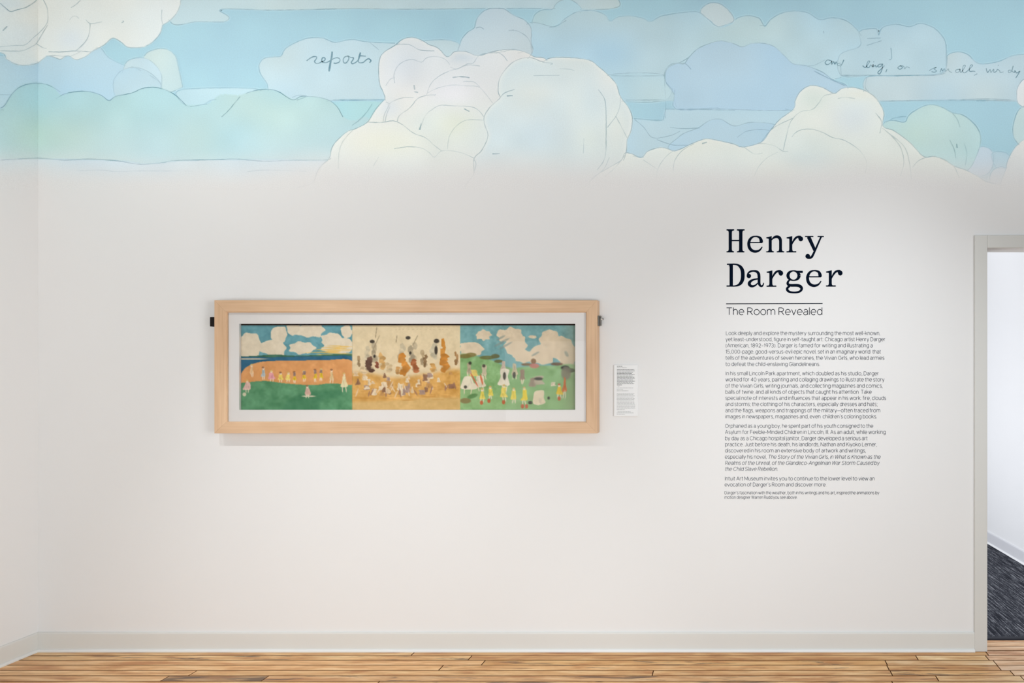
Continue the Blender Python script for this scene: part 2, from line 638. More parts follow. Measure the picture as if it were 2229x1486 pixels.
# ------------------------------------------------------------------ drawing tools: smooth curves, ribbons, rasters
def smooth(pts, closed=False, step=3.0):
    p = np.asarray(pts, float)
    n = len(p)
    out = []
    segs = n if closed else n - 1
    for i in range(segs):
        if closed:
            a, b, c, d = p[(i - 1) % n], p[i], p[(i + 1) % n], p[(i + 2) % n]
        else:
            a, b, c, d = p[max(i - 1, 0)], p[i], p[i + 1], p[min(i + 2, n - 1)]
        m = max(2, int(np.hypot(*(c[:2] - b[:2])) / step))
        for t in np.arange(m) / m:
            out.append(0.5 * ((2 * b) + (-a + c) * t + (2 * a - 5 * b + 4 * c - d) * t * t + (-a + 3 * b - 3 * c + d) * t ** 3))
    if not closed:
        out.append(p[-1])
    return np.array(out)


def ribbon_arrays(pts, w):
    """offset a polyline (n,2) by half widths w -> left and right points"""
    d = np.gradient(pts, axis=0)
    L = np.hypot(d[:, 0], d[:, 1])
    L[L == 0] = 1
    nrm = np.stack([-d[:, 1] / L, d[:, 0] / L], 1)
    w = np.asarray(w, float).reshape(-1, 1) / 2
    return pts + nrm * w, pts - nrm * w


def poly_mask(poly, W, Hh):
    m = np.zeros((Hh, W), bool)
    px, py = poly[:, 0], poly[:, 1]
    x2, y2 = np.roll(px, -1), np.roll(py, -1)
    for r in range(max(0, int(py.min()) - 1), min(Hh, int(py.max()) + 2)):
        y = r + 0.001
        c = ((py <= y) & (y2 > y)) | ((y2 <= y) & (py > y))
        if not c.any():
            continue
        xs = np.sort(px[c] + (y - py[c]) / (y2[c] - py[c]) * (x2[c] - px[c]))
        for a, b in zip(xs[0::2], xs[1::2]):
            i, j = max(0, int(math.ceil(a))), min(W, int(math.floor(b)) + 1)
            if j > i:
                m[r, i:j] = True
    return m


def box_blur(a, r, it=2):
    for _ in range(it):
        for ax in (0, 1):
            pad = [(0, 0)] * a.ndim
            pad[ax] = (r + 1, r)
            c = np.cumsum(np.pad(a, pad, mode='edge'), axis=ax)
            n = a.shape[ax]
            hi_ = np.take(c, range(2 * r + 1, 2 * r + 1 + n), axis=ax)
            lo_ = np.take(c, range(0, n), axis=ax)
            a = (hi_ - lo_) / (2 * r + 1)
    return a


def value_noise(W, Hh, cell, seed):
    r = np.random.RandomState(seed)
    g = r.rand(Hh // cell + 3, W // cell + 3)
    ys, xs = np.arange(Hh) / cell, np.arange(W) / cell
    yi, xi = ys.astype(int), xs.astype(int)
    fy, fx = ys - yi, xs - xi
    fy = fy * fy * (3 - 2 * fy)
    fx = fx * fx * (3 - 2 * fx)
    a = g[np.ix_(yi, xi)] * (1 - fx) + g[np.ix_(yi, xi + 1)] * fx
    b = g[np.ix_(yi + 1, xi)] * (1 - fx) + g[np.ix_(yi + 1, xi + 1)] * fx
    return a * (1 - fy[:, None]) + b * fy[:, None]


def np_mesh(name, co, quads, colors=None):
    me = bpy.data.meshes.new(name)
    co = np.asarray(co, np.float32)
    quads = np.asarray(quads, np.int32)
    me.vertices.add(len(co))
    me.vertices.foreach_set('co', co.ravel())
    me.loops.add(quads.size)
    me.loops.foreach_set('vertex_index', quads.ravel())
    me.polygons.add(len(quads))
    me.polygons.foreach_set('loop_start', np.arange(len(quads), dtype=np.int32) * quads.shape[1])
    me.update(calc_edges=True)
    if colors is not None:
        at = me.color_attributes.new('paint', 'FLOAT_COLOR', 'POINT')
        c4 = np.ones((len(co), 4), np.float32)
        c4[:, :3] = colors
        at.data.foreach_set('color', c4.ravel())
    return me


class Ribbons:
    """collects flat strokes drawn in photo pixels on a plane"""
    def __init__(s):
        s.co, s.q, s.c, s.n, s.k = [], [], [], 0, 0

    def lift(s):
        # every stroke lies a hair above the one before, so crossing strokes never share a plane
        s.k += 1
        return -4e-6 * s.k

    def add(s, pts, w, col=None, Y=0.0, place=None):
        pts = np.asarray(pts, float)
        a, b = ribbon_arrays(pts, np.broadcast_to(w, len(pts)))
        n = len(pts)
        e = s.lift()
        f = (lambda x, y: place(x, y, e)) if place else (lambda x, y: P(x, y, Y + e))
        for k in range(n):
            s.co.append(f(*a[k]))
            s.co.append(f(*b[k]))
        for k in range(n - 1):
            i = s.n + 2 * k
            s.q.append((i, i + 2, i + 3, i + 1))
        if col is not None:
            for k in range(n):
                s.c.append(col[k])
                s.c.append(col[k])
        s.n += 2 * n

    def disc(s, cx, cy, rx, ry, Y=0.0, m=20):
        base = s.n
        Y += s.lift()
        for k in range(m // 2 + 1):
            t = math.pi * k / (m // 2)
            s.co.append(P(cx + rx * math.cos(t), cy - ry * math.sin(t), Y))
            s.co.append(P(cx + rx * math.cos(t), cy + ry * math.sin(t), Y))
        for k in range(m // 2):
            i = base + 2 * k
            s.q.append((i, i + 1, i + 3, i + 2))
        s.n += 2 * (m // 2 + 1)

    def quad(s, pts, Y=0.0):
        Y += s.lift()
        for x, y in pts:
            s.co.append(P(x, y, Y))
        s.q.append((s.n, s.n + 1, s.n + 2, s.n + 3))
        s.n += 4

    def mesh(s, name):
        return np_mesh(name, [tuple(c) for c in s.co], s.q, s.c if s.c else None)


# ------------------------------------------------------------------ the cloud mural: a projected picture put into the paint colours
OX, OY, MW, MH = 110, 60, 2460, 480       # canvas: x from -110, y from -60
E_TOP = 0.94                               # how much light the top of the wall gets (calibrates the picture's colours)
YY, XX = np.mgrid[0:MH, 0:MW].astype(float)
XX -= OX
YY -= OY
img = np.empty((MH, MW, 3))
img[:] = (171, 208, 221)
img += (value_noise(MW, MH, 60, 1)[..., None] - 0.5) * np.array([5, 7, 5])
cid = np.zeros((MH, MW), int)
outl = []                                  # (points, strength)


def cloud(pts, col, col2=None, grad=None, line=0.5, rim=0.0, closed_line=False, noise=8, blob=None, lw=1.5, part=True):
    """one cloud: fill with soft wash, keep its outline for the pencil line"""
    global img
    pp = smooth(pts, True, 3.0)
    m = poly_mask(pp + np.array([OX, OY]), MW, MH)
    k = cloud.n = cloud.n + 1
    c = np.empty((MH, MW, 3))
    c[:] = col
    if col2 is not None:
        g0, g1 = grad
        t = np.clip((YY - g0) / (g1 - g0), 0, 1)[..., None]
        c = c * (1 - t) + np.array(col2, float) * t
    for bx, by, br_, bc, ba in (blob or []):
        t = np.exp(-(((XX - bx) / br_[0]) ** 2 + ((YY - by) / br_[1]) ** 2))[..., None] * ba
        c = c * (1 - t) + np.array(bc, float) * t
    c += (value_noise(MW, MH, 46, 100 + k)[..., None] - 0.5) * noise
    c += (value_noise(MW, MH, 90, 300 + k)[..., None] - 0.5) * np.array([noise, 0, -noise])
    if rim:
        d = box_blur(m.astype(float), 7, 2)
        t = (np.clip((1 - d) * 2.0, 0, 1) * rim)[..., None]
        c = c * (1 - t) + np.array((233, 235, 230)) * t
    a = box_blur(m.astype(float), 1, 1)[..., None]
    img = img * (1 - a) + c * a
    if part:
        cid[m] = k
    n = int(len(pts) if closed_line else len(pts))
    if line:
        outl.append((pp if closed_line else pp, line, lw))


cloud.n = 0
WHT, PALE, BLU = (228, 231, 228), (196, 218, 224), (186, 214, 225)
# pale bands high in the sky
cloud([(372, -60), (370, 46), (430, 47), (490, 47), (498, 36), (482, 20), (600, 22), (760, 19), (900, 20), (1130, 18), (1330, 19), (1345, -10), (1345, -60)], PALE, line=0.5)
cloud([(1161, 60), (1163, 34), (1180, 22), (1203, 20), (1212, 6), (1235, -2), (1256, 8), (1266, 24), (1240, 40), (1205, 58)], (187, 217, 225), line=0.4)
# back right clouds
cloud([(1140, 230), (1140, 62), (1208, 58), (1228, 42), (1256, 26), (1290, 23), (1316, 32), (1328, 46), (1345, 37), (1375, 35), (1400, 40), (1416, 47), (1440, 35), (1490, 27), (1524, 28), (1560, 58), (1592, 52), (1602, 41), (1628, 34), (1654, 41), (1664, 58), (1676, 44), (1698, 30), (1727, 24), (1758, 28), (1784, 43), (1806, 39), (1830, 41), (1848, 49), (1869, 69), (1880, 92), (1890, 130), (1880, 163), (1832, 164), (1800, 175), (1500, 217), (1300, 218)], (187, 215, 225), line=0.38, blob=[(1290, 110, (160, 60), (180, 210, 226), 0.6), (1620, 70, (120, 40), (192, 218, 222), 0.7)])
cloud([(1524, 26), (1536, 11), (1551, 6), (1571, 10), (1592, 30), (1597, 45), (1579, 54), (1561, 57), (1545, 44)], (203, 219, 222), line=0.38)
cloud([(1870, 70), (1890, 63), (1910, 64), (1912, 78), (1921, 60), (1950, 53), (1980, 58), (2004, 51), (2033, 61), (2052, 80), (2059, 98), (2061, 140), (2047, 160), (1980, 163), (1900, 164), (1832, 164), (1828, 120), (1872, 100)], (187, 214, 224), line=0.38)
cloud([(1885, 219), (1880, 200), (1887, 168), (1960, 165), (2046, 160), (2060, 142), (2062, 121), (2084, 113), (2107, 119), (2125, 136), (2144, 139), (2173, 134), (2192, 126), (2218, 119), (2300, 116), (2350, 150), (2350, 219), (2100, 217)], (194, 215, 222), line=0.38)
cloud([(1340, 218), (1330, 190), (1325, 163), (1448, 164), (1450, 217)], (188, 216, 225), line=0.35)
# the blue cloud behind the right hand heap
cloud([(1344, 330), (1344, 262), (1378, 258), (1440, 262), (1448, 240), (1475, 238), (1720, 240), (1720, 330), (1500, 345)], (188, 215, 226), line=0.28, noise=6)
cloud([(1448, 160), (1456, 146), (1474, 138), (1489, 139), (1498, 127), (1519, 106), (1549, 93), (1571, 89), (1597, 95), (1616, 102), (1634, 95), (1660, 94), (1686, 102), (1709, 123), (1727, 139), (1755, 143), (1790, 157), (1812, 173), (1845, 190), (1830, 230), (1700, 240), (1560, 237), (1472, 237), (1467, 205), (1450, 180)], (181, 210, 227), line=0.45, noise=6)
cloud([(1470, 330), (1480, 296), (1520, 278), (1545, 262), (1570, 260), (1598, 274), (1640, 266), (1700, 278), (1700, 330)], (183, 212, 227), line=0.35, noise=5)
# the reports cloud
cloud([(584, 200), (582, 183), (567, 160), (564, 141), (575, 127), (595, 124), (612, 122), (620, 107), (643, 93), (671, 83), (703, 83), (728, 92), (765, 86), (799, 91), (864, 94), (1000, 96), (1010, 217), (840, 217), (740, 217), (660, 226), (600, 215)], (194, 217, 225), line=0.35, noise=7)
cloud([(690, 275), (712, 226), (840, 224), (842, 262), (780, 290)], (172, 213, 219), line=0)
# left blue clouds under the white one
cloud([(-110, 130), (60, 120), (205, 105), (222, 108), (236, 125), (270, 142), (300, 150), (352, 188), (300, 230), (-110, 230)], (187, 214, 227), line=0.25, noise=7)
cloud([(300, 195), (312, 126), (336, 108), (362, 107), (381, 121), (388, 146), (396, 184), (392, 192), (350, 205)], (197, 219, 222), line=0.3)
cloud([(272, 140), (296, 126), (322, 129), (343, 147), (352, 170), (340, 200), (270, 190)], (198, 219, 226), line=0.3)
cloud([(246, 182), (259, 158), (279, 148), (303, 148), (330, 161), (351, 187), (330, 215), (260, 215)], (187, 215, 228), line=0.32)
cloud([(384, 200), (440, 192), (560, 194), (560, 215), (470, 216), (440, 228), (404, 229)], (193, 219, 225), line=0.25)
# long green-blue bank
GB = [(-110, 255), (-60, 240), (0, 237), (10, 229), (25, 205), (44, 188), (67, 181), (91, 181), (114, 188), (133, 207), (150, 201), (175, 198), (202, 201), (222, 209), (237, 219), (252, 209), (286, 202), (310, 192), (336, 189), (363, 196), (384, 209), (404, 227), (450, 226), (480, 206), (520, 207), (538, 202), (572, 194), (606, 199), (636, 215), (656, 210), (690, 211), (717, 219), (736, 234), (750, 256), (772, 262), (800, 256), (830, 300), (800, 347), (700, 349), (560, 346), (400, 349), (320, 356), (255, 349), (60, 345), (-110, 349)]
cloud(GB, (182, 213, 216), (195, 218, 221), (225, 345), line=0.0, noise=8, blob=[(90, 290, (110, 50), (188, 216, 210), 0.7), (600, 250, (80, 40), (192, 217, 212), 0.8), (250, 240, (120, 40), (181, 213, 213), 0.6), (470, 300, (90, 50), (178, 212, 217), 0.7)])
cloud([(-110, 351), (60, 346), (255, 350), (320, 357), (400, 350), (560, 347), (700, 350), (720, 351), (720, 420), (-110, 420)], (205, 221, 228), line=0.0)
# white heap, top left
cloud([(393, -60), (393, 0), (391, 14), (382, 32), (367, 47), (354, 55), (350, 70), (337, 87), (320, 99), (309, 103), (279, 103), (264, 92), (245, 83), (226, 98), (200, 112), (188, 122), (166, 130), (151, 122), (143, 122), (132, 129), (116, 124), (102, 122), (81, 137), (57, 142), (36, 140), (13, 128), (0, 115), (-110, 108), (-110, -60)], (226, 230, 227), line=0.45, noise=5, blob=[(55, 75, (40, 30), (217, 226, 229), 0.8), (155, 85, (34, 26), (218, 226, 231), 0.8), (30, 8, (40, 16), (215, 226, 230), 0.8), (255, 40, (60, 26), (220, 228, 228), 0.6)])
# central heap
cloud([(996, 120), (1000, 99), (1006, 84), (1018, 70), (1033, 60), (1036, 45), (1048, 28), (1066, 19), (1095, 19), (1110, 28), (1122, 35), (1142, 44), (1156, 62), (1156, 90), (1158, 116), (1120, 140), (1010, 135)], (199, 216, 223), line=0.55, noise=6)
cloud([(824, 145), (828, 124), (838, 112), (862, 97), (875, 86), (895, 81), (915, 86), (934, 97), (954, 105), (974, 124), (988, 113), (1013, 112), (1040, 121), (1070, 113), (1100, 108), (1130, 110), (1160, 122), (1200, 160), (1200, 420), (676, 420), (683, 396), (694, 367), (711, 350), (718, 342), (722, 322), (734, 305), (756, 286), (773, 280), (799, 266), (816, 240), (831, 222), (838, 214), (833, 198), (826, 181)], (222, 226, 227), (224, 229, 224), (180, 300), line=0.6, rim=0.35, noise=7,
      blob=[(880, 160, (40, 40), (214, 220, 225), 0.8), (985, 205, (55, 30), (229, 229, 233), 0.8), (930, 270, (50, 30), (212, 226, 227), 0.5), (990, 270, (50, 35), (226, 231, 217), 0.9), (850, 310, (60, 30), (226, 231, 220), 0.7), (850, 235, (25, 20), (212, 222, 229), 0.7), (1010, 125, (30, 12), (208, 219, 226), 0.8)])
cloud([(1033, 420), (1032, 376), (1032, 345), (1048, 328), (1061, 302), (1061, 288), (1055, 271), (1054, 254), (1066, 234), (1089, 212), (1085, 203), (1085, 181), (1093, 161), (1113, 138), (1136, 127), (1158, 126), (1181, 134), (1198, 126), (1240, 125), (1283, 131), (1302, 144), (1325, 164), (1342, 184), (1350, 209), (1367, 232), (1376, 254), (1374, 283), (1365, 305), (1363, 331), (1350, 360), (1300, 420)], (214, 226, 227), line=0.6, rim=0.55, noise=6,
      blob=[(1190, 200, (60, 20), (222, 230, 228), 0.7), (1250, 220, (26, 50), (224, 231, 226), 0.6), (1340, 270, (30, 70), (225, 231, 225), 0.9), (1325, 175, (30, 40), (226, 230, 226), 0.8), (1180, 290, (50, 40), (209, 223, 228), 0.6), (1280, 300, (30, 40), (224, 231, 222), 0.5)])
# small pale puffs far right, then the green one
cloud([(2100, 380), (2112, 345), (2125, 325), (2140, 319), (2157, 326), (2163, 345), (2158, 368), (2140, 382)], (201, 217, 226), line=0.3)
cloud([(2158, 335), (2175, 330), (2195, 336), (2200, 360), (2170, 365)], (184, 212, 224), line=0.2)
cloud([(2155, 395), (2160, 372), (2178, 363), (2194, 370), (2200, 395), (2180, 410)], (204, 218, 226), line=0.3)
cloud([(2205, 290), (2208, 262), (2222, 235), (2260, 225), (2320, 240), (2340, 330), (2260, 340), (2216, 312)], (197, 221, 224), line=0.4)
cloud([(2213, 202), (2221, 180), (2240, 168), (2300, 165), (2340, 200), (2300, 236), (2225, 232)], (222, 228, 230), line=0.4)
cloud([(1915, 300), (1924, 268), (1945, 262), (1969, 266), (1980, 249), (2010, 231), (2032, 228), (2054, 235), (2073, 245), (2099, 252), (2125, 275), (2135, 301), (2127, 335), (2107, 370), (2060, 400), (1940, 340)], (193, 221, 221), line=0.45, noise=7, blob=[(1990, 290, (40, 40), (198, 223, 214), 0.6)])
# white and cream heaps, right
HEAP = [(1340, 420), (1355, 345), (1363, 333), (1376, 335), (1396, 343), (1410, 329), (1435, 321), (1452, 323), (1466, 328), (1482, 324), (1509, 311), (1537, 302), (1565, 306), (1600, 314), (1616, 320), (1657, 309), (1675, 286), (1697, 260), (1727, 237), (1731, 219), (1742, 199), (1764, 186), (1790, 190), (1816, 203), (1831, 193), (1857, 190), (1887, 199), (1909, 216), (1924, 245), (1922, 274), (1947, 285), (1980, 309), (2010, 340), (2032, 340), (2056, 347), (2077, 361), (2107, 372), (2144, 394), (2170, 420)]
cloud(HEAP, (226, 232, 226), line=0.55, rim=0.3, noise=6, blob=[(1770, 215, (30, 24), (214, 226, 220), 0.8), (1850, 260, (45, 35), (219, 227, 229), 0.8), (1770, 310, (50, 30), (214, 227, 226), 0.7), (1560, 340, (50, 30), (222, 229, 224), 0.7), (1870, 205, (35, 14), (230, 229, 215), 0.7), (1760, 345, (60, 25), (209, 224, 227), 0.5)])
cloud([(2190, 420), (2190, 365), (2200, 335), (2218, 312), (2245, 300), (2320, 310), (2350, 360), (2350, 420)], (221, 226, 226), line=0.4)

# soft fade-out of the projected light, mixed into the wall colour
fade = np.clip((YY - 318 - (value_noise(MW, MH, 200, 5) - 0.5) * 24) / 88.0, 0, 1)
fade = fade * fade * (3 - 2 * fade)
wall_lin = np.array(WALL)
alb = np.minimum(lin(img) / E_TOP, 0.90)
alb = alb * (1 - fade[..., None]) + wall_lin * fade[..., None]

mural = empty('cloud_mural', P(1114, 400, 0), 'projected pale blue sky mural with pencilled white clouds across the top of the gallery wall', 'mural')
STEP = 2


T_NEAR = 0.284                              # the corner stretch of the side wall, metres from the corner


def xl_place(x, y):
    """canvas point on the left wall, running from the corner towards the room; heights settle after the corner stretch"""
    s = min((1600.0 - x) / (1600.0 - 83.0), D / (D - T_NEAR))
    t = D - D / s if x > -60 else T_NEAR + (-60 - x) / K
    return Vector((XL + 0.0002, min(-t, -0.0003), H + (790.0 - y) / K / s))


def fold(i, n):
    i = np.abs(np.asarray(i).astype(int))          # mirror the picture where it runs on beyond the drawn canvas
    return np.where(i >= n, 2 * n - 2 - i, i)


def canvas_mesh(name, x0, x1, y0, y1, place, ids=None, step=STEP, Yoff=-0.0002):
    xs = np.append(np.arange(x0, x1, step), x1)
    ys = np.arange(y0, y1 + 1, step)
    gx, gy = np.meshgrid(xs, ys)
    rows, cols_ = fold(gy + OY, MH), fold(gx + OX, MW)
    col = alb[rows, cols_].reshape(-1, 3)
    idm = cid[rows, cols_]
    if place is None:
        co = np.stack([(gx - 1600) / K, np.full(gx.shape, 0.0), H + (790 - gy) / K], -1).reshape(-1, 3)
        co = (co - np.array([0, -D, H])) * ((D + Yoff) / D) + np.array([0, -D, H])
    else:
        co = np.array([tuple(place(float(a), float(b))) for a, b in zip(gx.ravel(), gy.ravel())])
    nx, ny = len(xs), len(ys)
    ii = np.arange(nx * ny).reshape(ny, nx)
    quads = np.stack([ii[:-1, :-1], ii[1:, :-1], ii[1:, 1:], ii[:-1, 1:]], -1).reshape(-1, 4)
    qid = idm[:-1, :-1].reshape(-1)
    return co, quads, col, qid


def submesh(name, co, quads, col):
    used, inv = np.unique(quads, return_inverse=True)
    return np_mesh(name, co[used], inv.reshape(quads.shape), col[used])


co, quads, col, qid = canvas_mesh('m', 83, 2340, -220, 414, None)
qid[co[quads[:, 0], 2] > P(0, -59).z] = 0          # above the drawn clouds: one plain upper band of sky
for k in range(0, cloud.n + 1):
    sel = quads[qid == k]
    if len(sel) < 60:
        continue
    obj('sky_field' if k == 0 else 'cloud', submesh('cloud', co, sel, col), M_mural, mural)
co, quads, col, qid = canvas_mesh('m', -1200, 83, -220, 414, xl_place, step=4)
obj('side_wall_strip', submesh('side_wall_strip', co, quads, col), M_mural, mural)

# pencil lines
lines = Ribbons()
MASKN = value_noise(MW, MH, 26, 77)
MASKN2 = value_noise(MW, MH, 9, 78)


def place_line(x, y, e=0.0):
    return P(x, y, -0.0005 + e) if x >= 83 else xl_place(x, y) + Vector((0.0004 - e, 0, 0))


def pencil(pts, strength=0.6, w=1.5, jitter=0.5, tint=(0.55, 0.64, 0.68)):
    pts = np.asarray(pts, float)
    pts = pts[(pts[:, 0] > -100) & (pts[:, 0] < 2335) & (pts[:, 1] > -56) & (pts[:, 1] < 412)] if len(pts) else pts
    if len(pts) < 2:
        return
    # split where the curve left the canvas
    gaps = np.where(np.hypot(*np.diff(pts, axis=0).T) > 14)[0] + 1
    for seg in np.split(pts, gaps):
        if len(seg) < 3:
            continue
        ix, iy = (seg[:, 0] + OX).astype(int), (seg[:, 1] + OY).astype(int)
        n1, n2 = MASKN[iy, ix], MASKN2[iy, ix]
        st = strength * np.clip(0.45 + 0.9 * n1 + 0.5 * (n2 - 0.5), 0.12, 1.25) * (1 - fade[iy, ix] * 0.92)
        base = alb[iy, ix]
        c = base * (1 - st[:, None] * (1 - np.array(tint)))
        ww = w * np.clip(0.7 + 0.7 * n2, 0.6, 1.4)
        seg = seg + rng.normal(0, jitter * 0.25, seg.shape)
        lines.add(seg, ww, c, place=place_line)


for pp, st, lw in outl:
    m = smooth(np.vstack([pp[::3], pp[:1]]), False, 3.0)
    # only where the line is not covered by a cloud painted over it: compare neighbouring ids
    ix = np.clip((m[:, 0] + OX).astype(int), 3, MW - 4)
    iy = np.clip((m[:, 1] + OY).astype(int), 3, MH - 4)
    d = np.zeros(len(m), bool)
    ids = np.stack([cid[iy + a, ix + b] for a in (-3, 0, 3) for b in (-3, 0, 3)], 1)
    vis = ids.max(1) != ids.min(1)
    # thin pale halo on the sky side
    sa = np.sum(m[:-1, 0] * m[1:, 1] - m[1:, 0] * m[:-1, 1])
    tg = np.gradient(m, axis=0)
    tl = np.hypot(tg[:, 0], tg[:, 1]) + 1e-9
    out_n = np.stack([tg[:, 1], -tg[:, 0]], 1) / tl[:, None] * (1 if sa > 0 else -1)
    sky = np.where(vis & (ids.min(1) == 0))[0]
    if len(sky):
        for run in np.split(sky, np.where(np.diff(sky) > 2)[0] + 1):
            if len(run) > 6:
                pencil(m[run] + out_n[run] * 2.6, 0.5, 1.5, 0.3, (1.25, 1.12, 1.08))
    idx = np.where(vis)[0]
    if len(idx):
        for run in np.split(idx, np.where(np.diff(idx) > 2)[0] + 1):
            if len(run) > 4:
                pencil(m[run], st * 1.35, lw * 1.1)

A, B, C_, D_, G = (0.3365, 0, 0), (0.2826, 550, 0), (0.2826, 1000, 0), (0.3719, 1400, 0), (0.18843, 0, 0)


def L(fr, st, *pts, w=1.3, curve=True):
    s, ox, oy = fr
    p = [(ox + x * s, oy + y * s) for x, y in pts]
    pencil(smooth(p, False, 3.0), st * 1.32, w * 1.12)


# bank and left-hand lines
L(A, .8, (0, 700), (30, 680), (75, 610), (130, 562), (200, 540), (270, 540), (330, 558), (390, 595))
L(A, .8, (360, 640), (420, 606), (520, 590), (600, 597), (660, 620), (705, 650), (750, 622), (850, 602), (920, 572), (1000, 565), (1080, 585), (1140, 620), (1205, 682))
L(A, .8, (1432, 757), (1470, 722), (1510, 675), (1552, 625))
L(A, .8, (1590, 604), (1650, 585), (1730, 578), (1800, 592), (1890, 645), (1950, 624), (2050, 628), (2130, 650), (2180, 690), (2218, 756))
L(A, .5, (1890, 630), (1930, 616), (1985, 622), (1920, 648))
L(A, .75, (0, 1035), (120, 1028), (250, 1022), (420, 1035), (580, 1028), (760, 1040), (900, 1062), (1050, 1052), (1130, 1038), (1400, 1032), (1530, 1028), (1700, 1042), (1900, 1036), (2110, 1034), (2140, 1022))
L(A, .45, (495, 1105), (650, 1100), (760, 1110), (900, 1105), (1250, 1106))
L(A, .4, (1600, 1110), (1700, 1100), (1820, 1102), (1980, 1108))
L(A, .4, (0, 612), (70, 612))
L(A, .5, (1230, 690), (1340, 672))
# white heap, top left
L(G, .7, (0, 38), (60, 90), (120, 132), (200, 112), (300, 85), (370, 45), (420, 0))
L(G, .6, (500, 0), (540, 80), (552, 170), (545, 260), (480, 350), (390, 430), (290, 515), (160, 525), (0, 540))
L(G, .5, (0, 585), (150, 590), (260, 585), (360, 540), (420, 500), (480, 400), (550, 290))
L(G, .6, (415, 500), (490, 548), (540, 560))
L(G, .7, (560, 597), (700, 600), (870, 588), (1050, 598))
L(G, .6, (1040, 270), (1036, 340), (1015, 430), (960, 510), (870, 590))
L(G, .5, (990, 225), (1035, 270), (1110, 265), (1180, 252))
L(G, .4, (800, 235), (840, 190), (885, 188), (912, 215))
L(G, .5, (930, 0), (880, 50), (820, 90))
L(G, .8, (30, 355), (80, 305), w=2.4)
L(G, .4, (800, 655), (880, 620), (940, 590))
L(G, .45, (1870, 110), (1865, 200), (1880, 285))
L(G, .8, (1405, 262), (1430, 250), (1418, 240), w=2.2)
L(G, .45, (540, 650), (620, 640), (740, 650), (800, 640))
# central heap
L(B, .6, (1105, 345), (1200, 342), (1290, 385), (1400, 392))
L(B, .45, (1095, 640), (1088, 580), (1110, 520), (1160, 475), (1230, 458), (1300, 478), (1340, 445), (1410, 435), (1480, 455), (1520, 500))
L(B, .35, (1025, 660), (1060, 610), (1095, 598))
L(B, .5, (1520, 515), (1560, 530), (1590, 525), (1660, 490), (1700, 485), (1740, 430), (1800, 410), (1890, 405))
L(B, .4, (1590, 525), (1660, 500), (1750, 508))
L(B, .55, (1340, 730), (1370, 650), (1430, 590), (1520, 545), (1580, 530))
L(B, .4, (1350, 715), (1420, 680), (1530, 655), (1640, 660), (1740, 670), (1800, 730), (1850, 795))
L(B, .4, (1620, 628), (1700, 630), (1750, 670))
L(B, .8, (1540, 597), (1600, 590), (1670, 598), w=2.0)
L(B, .6, (1115, 935), (1130, 890), (1210, 830), (1270, 760), (1340, 735), (1410, 730))
L(B, .5, (1050, 800), (1090, 775), (1160, 752), (1240, 752))
L(B, .45, (1005, 935), (1015, 880), (1050, 805), (1025, 785))
L(B, .45, (1020, 935), (1035, 870), (1060, 820))
L(B, .65, (880, 940), (1000, 942), (1080, 930), (1150, 958), (1240, 1025), (1330, 1060), (1400, 1120), (1455, 1162))
L(B, .5, (1365, 855), (1440, 812), (1550, 815), (1680, 822), (1740, 850), (1785, 905))
L(B, .85, (1285, 1000), (1300, 950), w=2.4)
L(B, .4, (1300, 960), (1330, 890), (1370, 850))
L(B, .5, (1500, 1150), (1515, 1050), (1570, 970), (1650, 925), (1780, 925))
L(B, .5, (1090, 1145), (1200, 1130), (1300, 1140), (1360, 1175), (1400, 1210), (1450, 1165), (1520, 1160), (1620, 1180), (1710, 1220))
L(B, .45, (770, 1000), (700, 1080), (665, 1170), (660, 1300))
L(B, .4, (970, 1210), (930, 1280))
L(B, .9, (1243, 655), (1248, 690), w=2.6)
L(B, .7, (1245, 705), (1275, 712), w=2.0)
L(B, .8, (1630, 838), (1670, 858), w=2.2)
L(B, .6, (620, 770), (760, 772), (1000, 768))
L(B, .5, (890, 935), (940, 850), (990, 790), (1010, 765))
L(B, .4, (765, 965), (820, 925), (880, 860), (920, 800))
L(B, .45, (900, 325), (970, 382))
# purple cloud and big round
L(C_, .8, (130, 215), (160, 208), (190, 226), w=1.8)
L(C_, .5, (380, 235), (450, 240), (520, 285), (550, 340), (555, 410))
L(C_, .7, (380, 235), (420, 232), w=2.0)
L(C_, .6, (280, 408), (350, 395), (420, 380), (490, 398), (450, 408))
L(C_, .45, (300, 405), (340, 430), (370, 470))
L(C_, .55, (315, 750), (350, 715), (425, 688))
L(C_, .9, (365, 738), (410, 737), w=2.2)
L(C_, .6, (640, 480), (715, 487))
L(C_, .5, (770, 530), (840, 532), (885, 543))
L(C_, .4, (570, 582), (770, 580))
L(C_, .6, (1070, 690), (1120, 770), (1130, 900), (1130, 1050), (1128, 1170), (1110, 1240), (1060, 1310))
L(C_, .5, (1240, 745), (1235, 820), (1205, 895), (1140, 980))
L(C_, .45, (1205, 895), (1250, 980), (1290, 1060))
L(C_, .5, (1285, 1180), (1235, 1250), (1180, 1310), (1120, 1360))
L(C_, .5, (1155, 1210), (1120, 1290), (1060, 1350), (1000, 1400))
L(C_, .5, (960, 1065), (955, 1180))
L(C_, .85, (255, 1185), (310, 1183), w=2.2)
L(C_, .6, (110, 1225), (128, 1265), (112, 1330))
L(C_, .4, (1165, 582), (1300, 585), (1580, 583))
L(C_, .5, (1280, 770), (1430, 770), (1580, 768))
L(C_, .4, (1580, 600), (1585, 730), (1590, 820), (1585, 910))
L(C_, .5, (1770, 440), (1700, 480), (1630, 495), (1585, 545), (1585, 620), (1640, 690))
L(C_, .45, (1690, 488), (1740, 490), (1785, 535))
L(C_, .4, (1660, 690), (1655, 760), (1672, 825))
L(C_, .5, (1590, 838), (1800, 842), (2123, 850))
L(C_, .45, (1350, 920), (1420, 980), (1490, 1060), (1620, 1045), (1700, 1010))
L(C_, .5, (1620, 980), (1720, 990), (1850, 985))
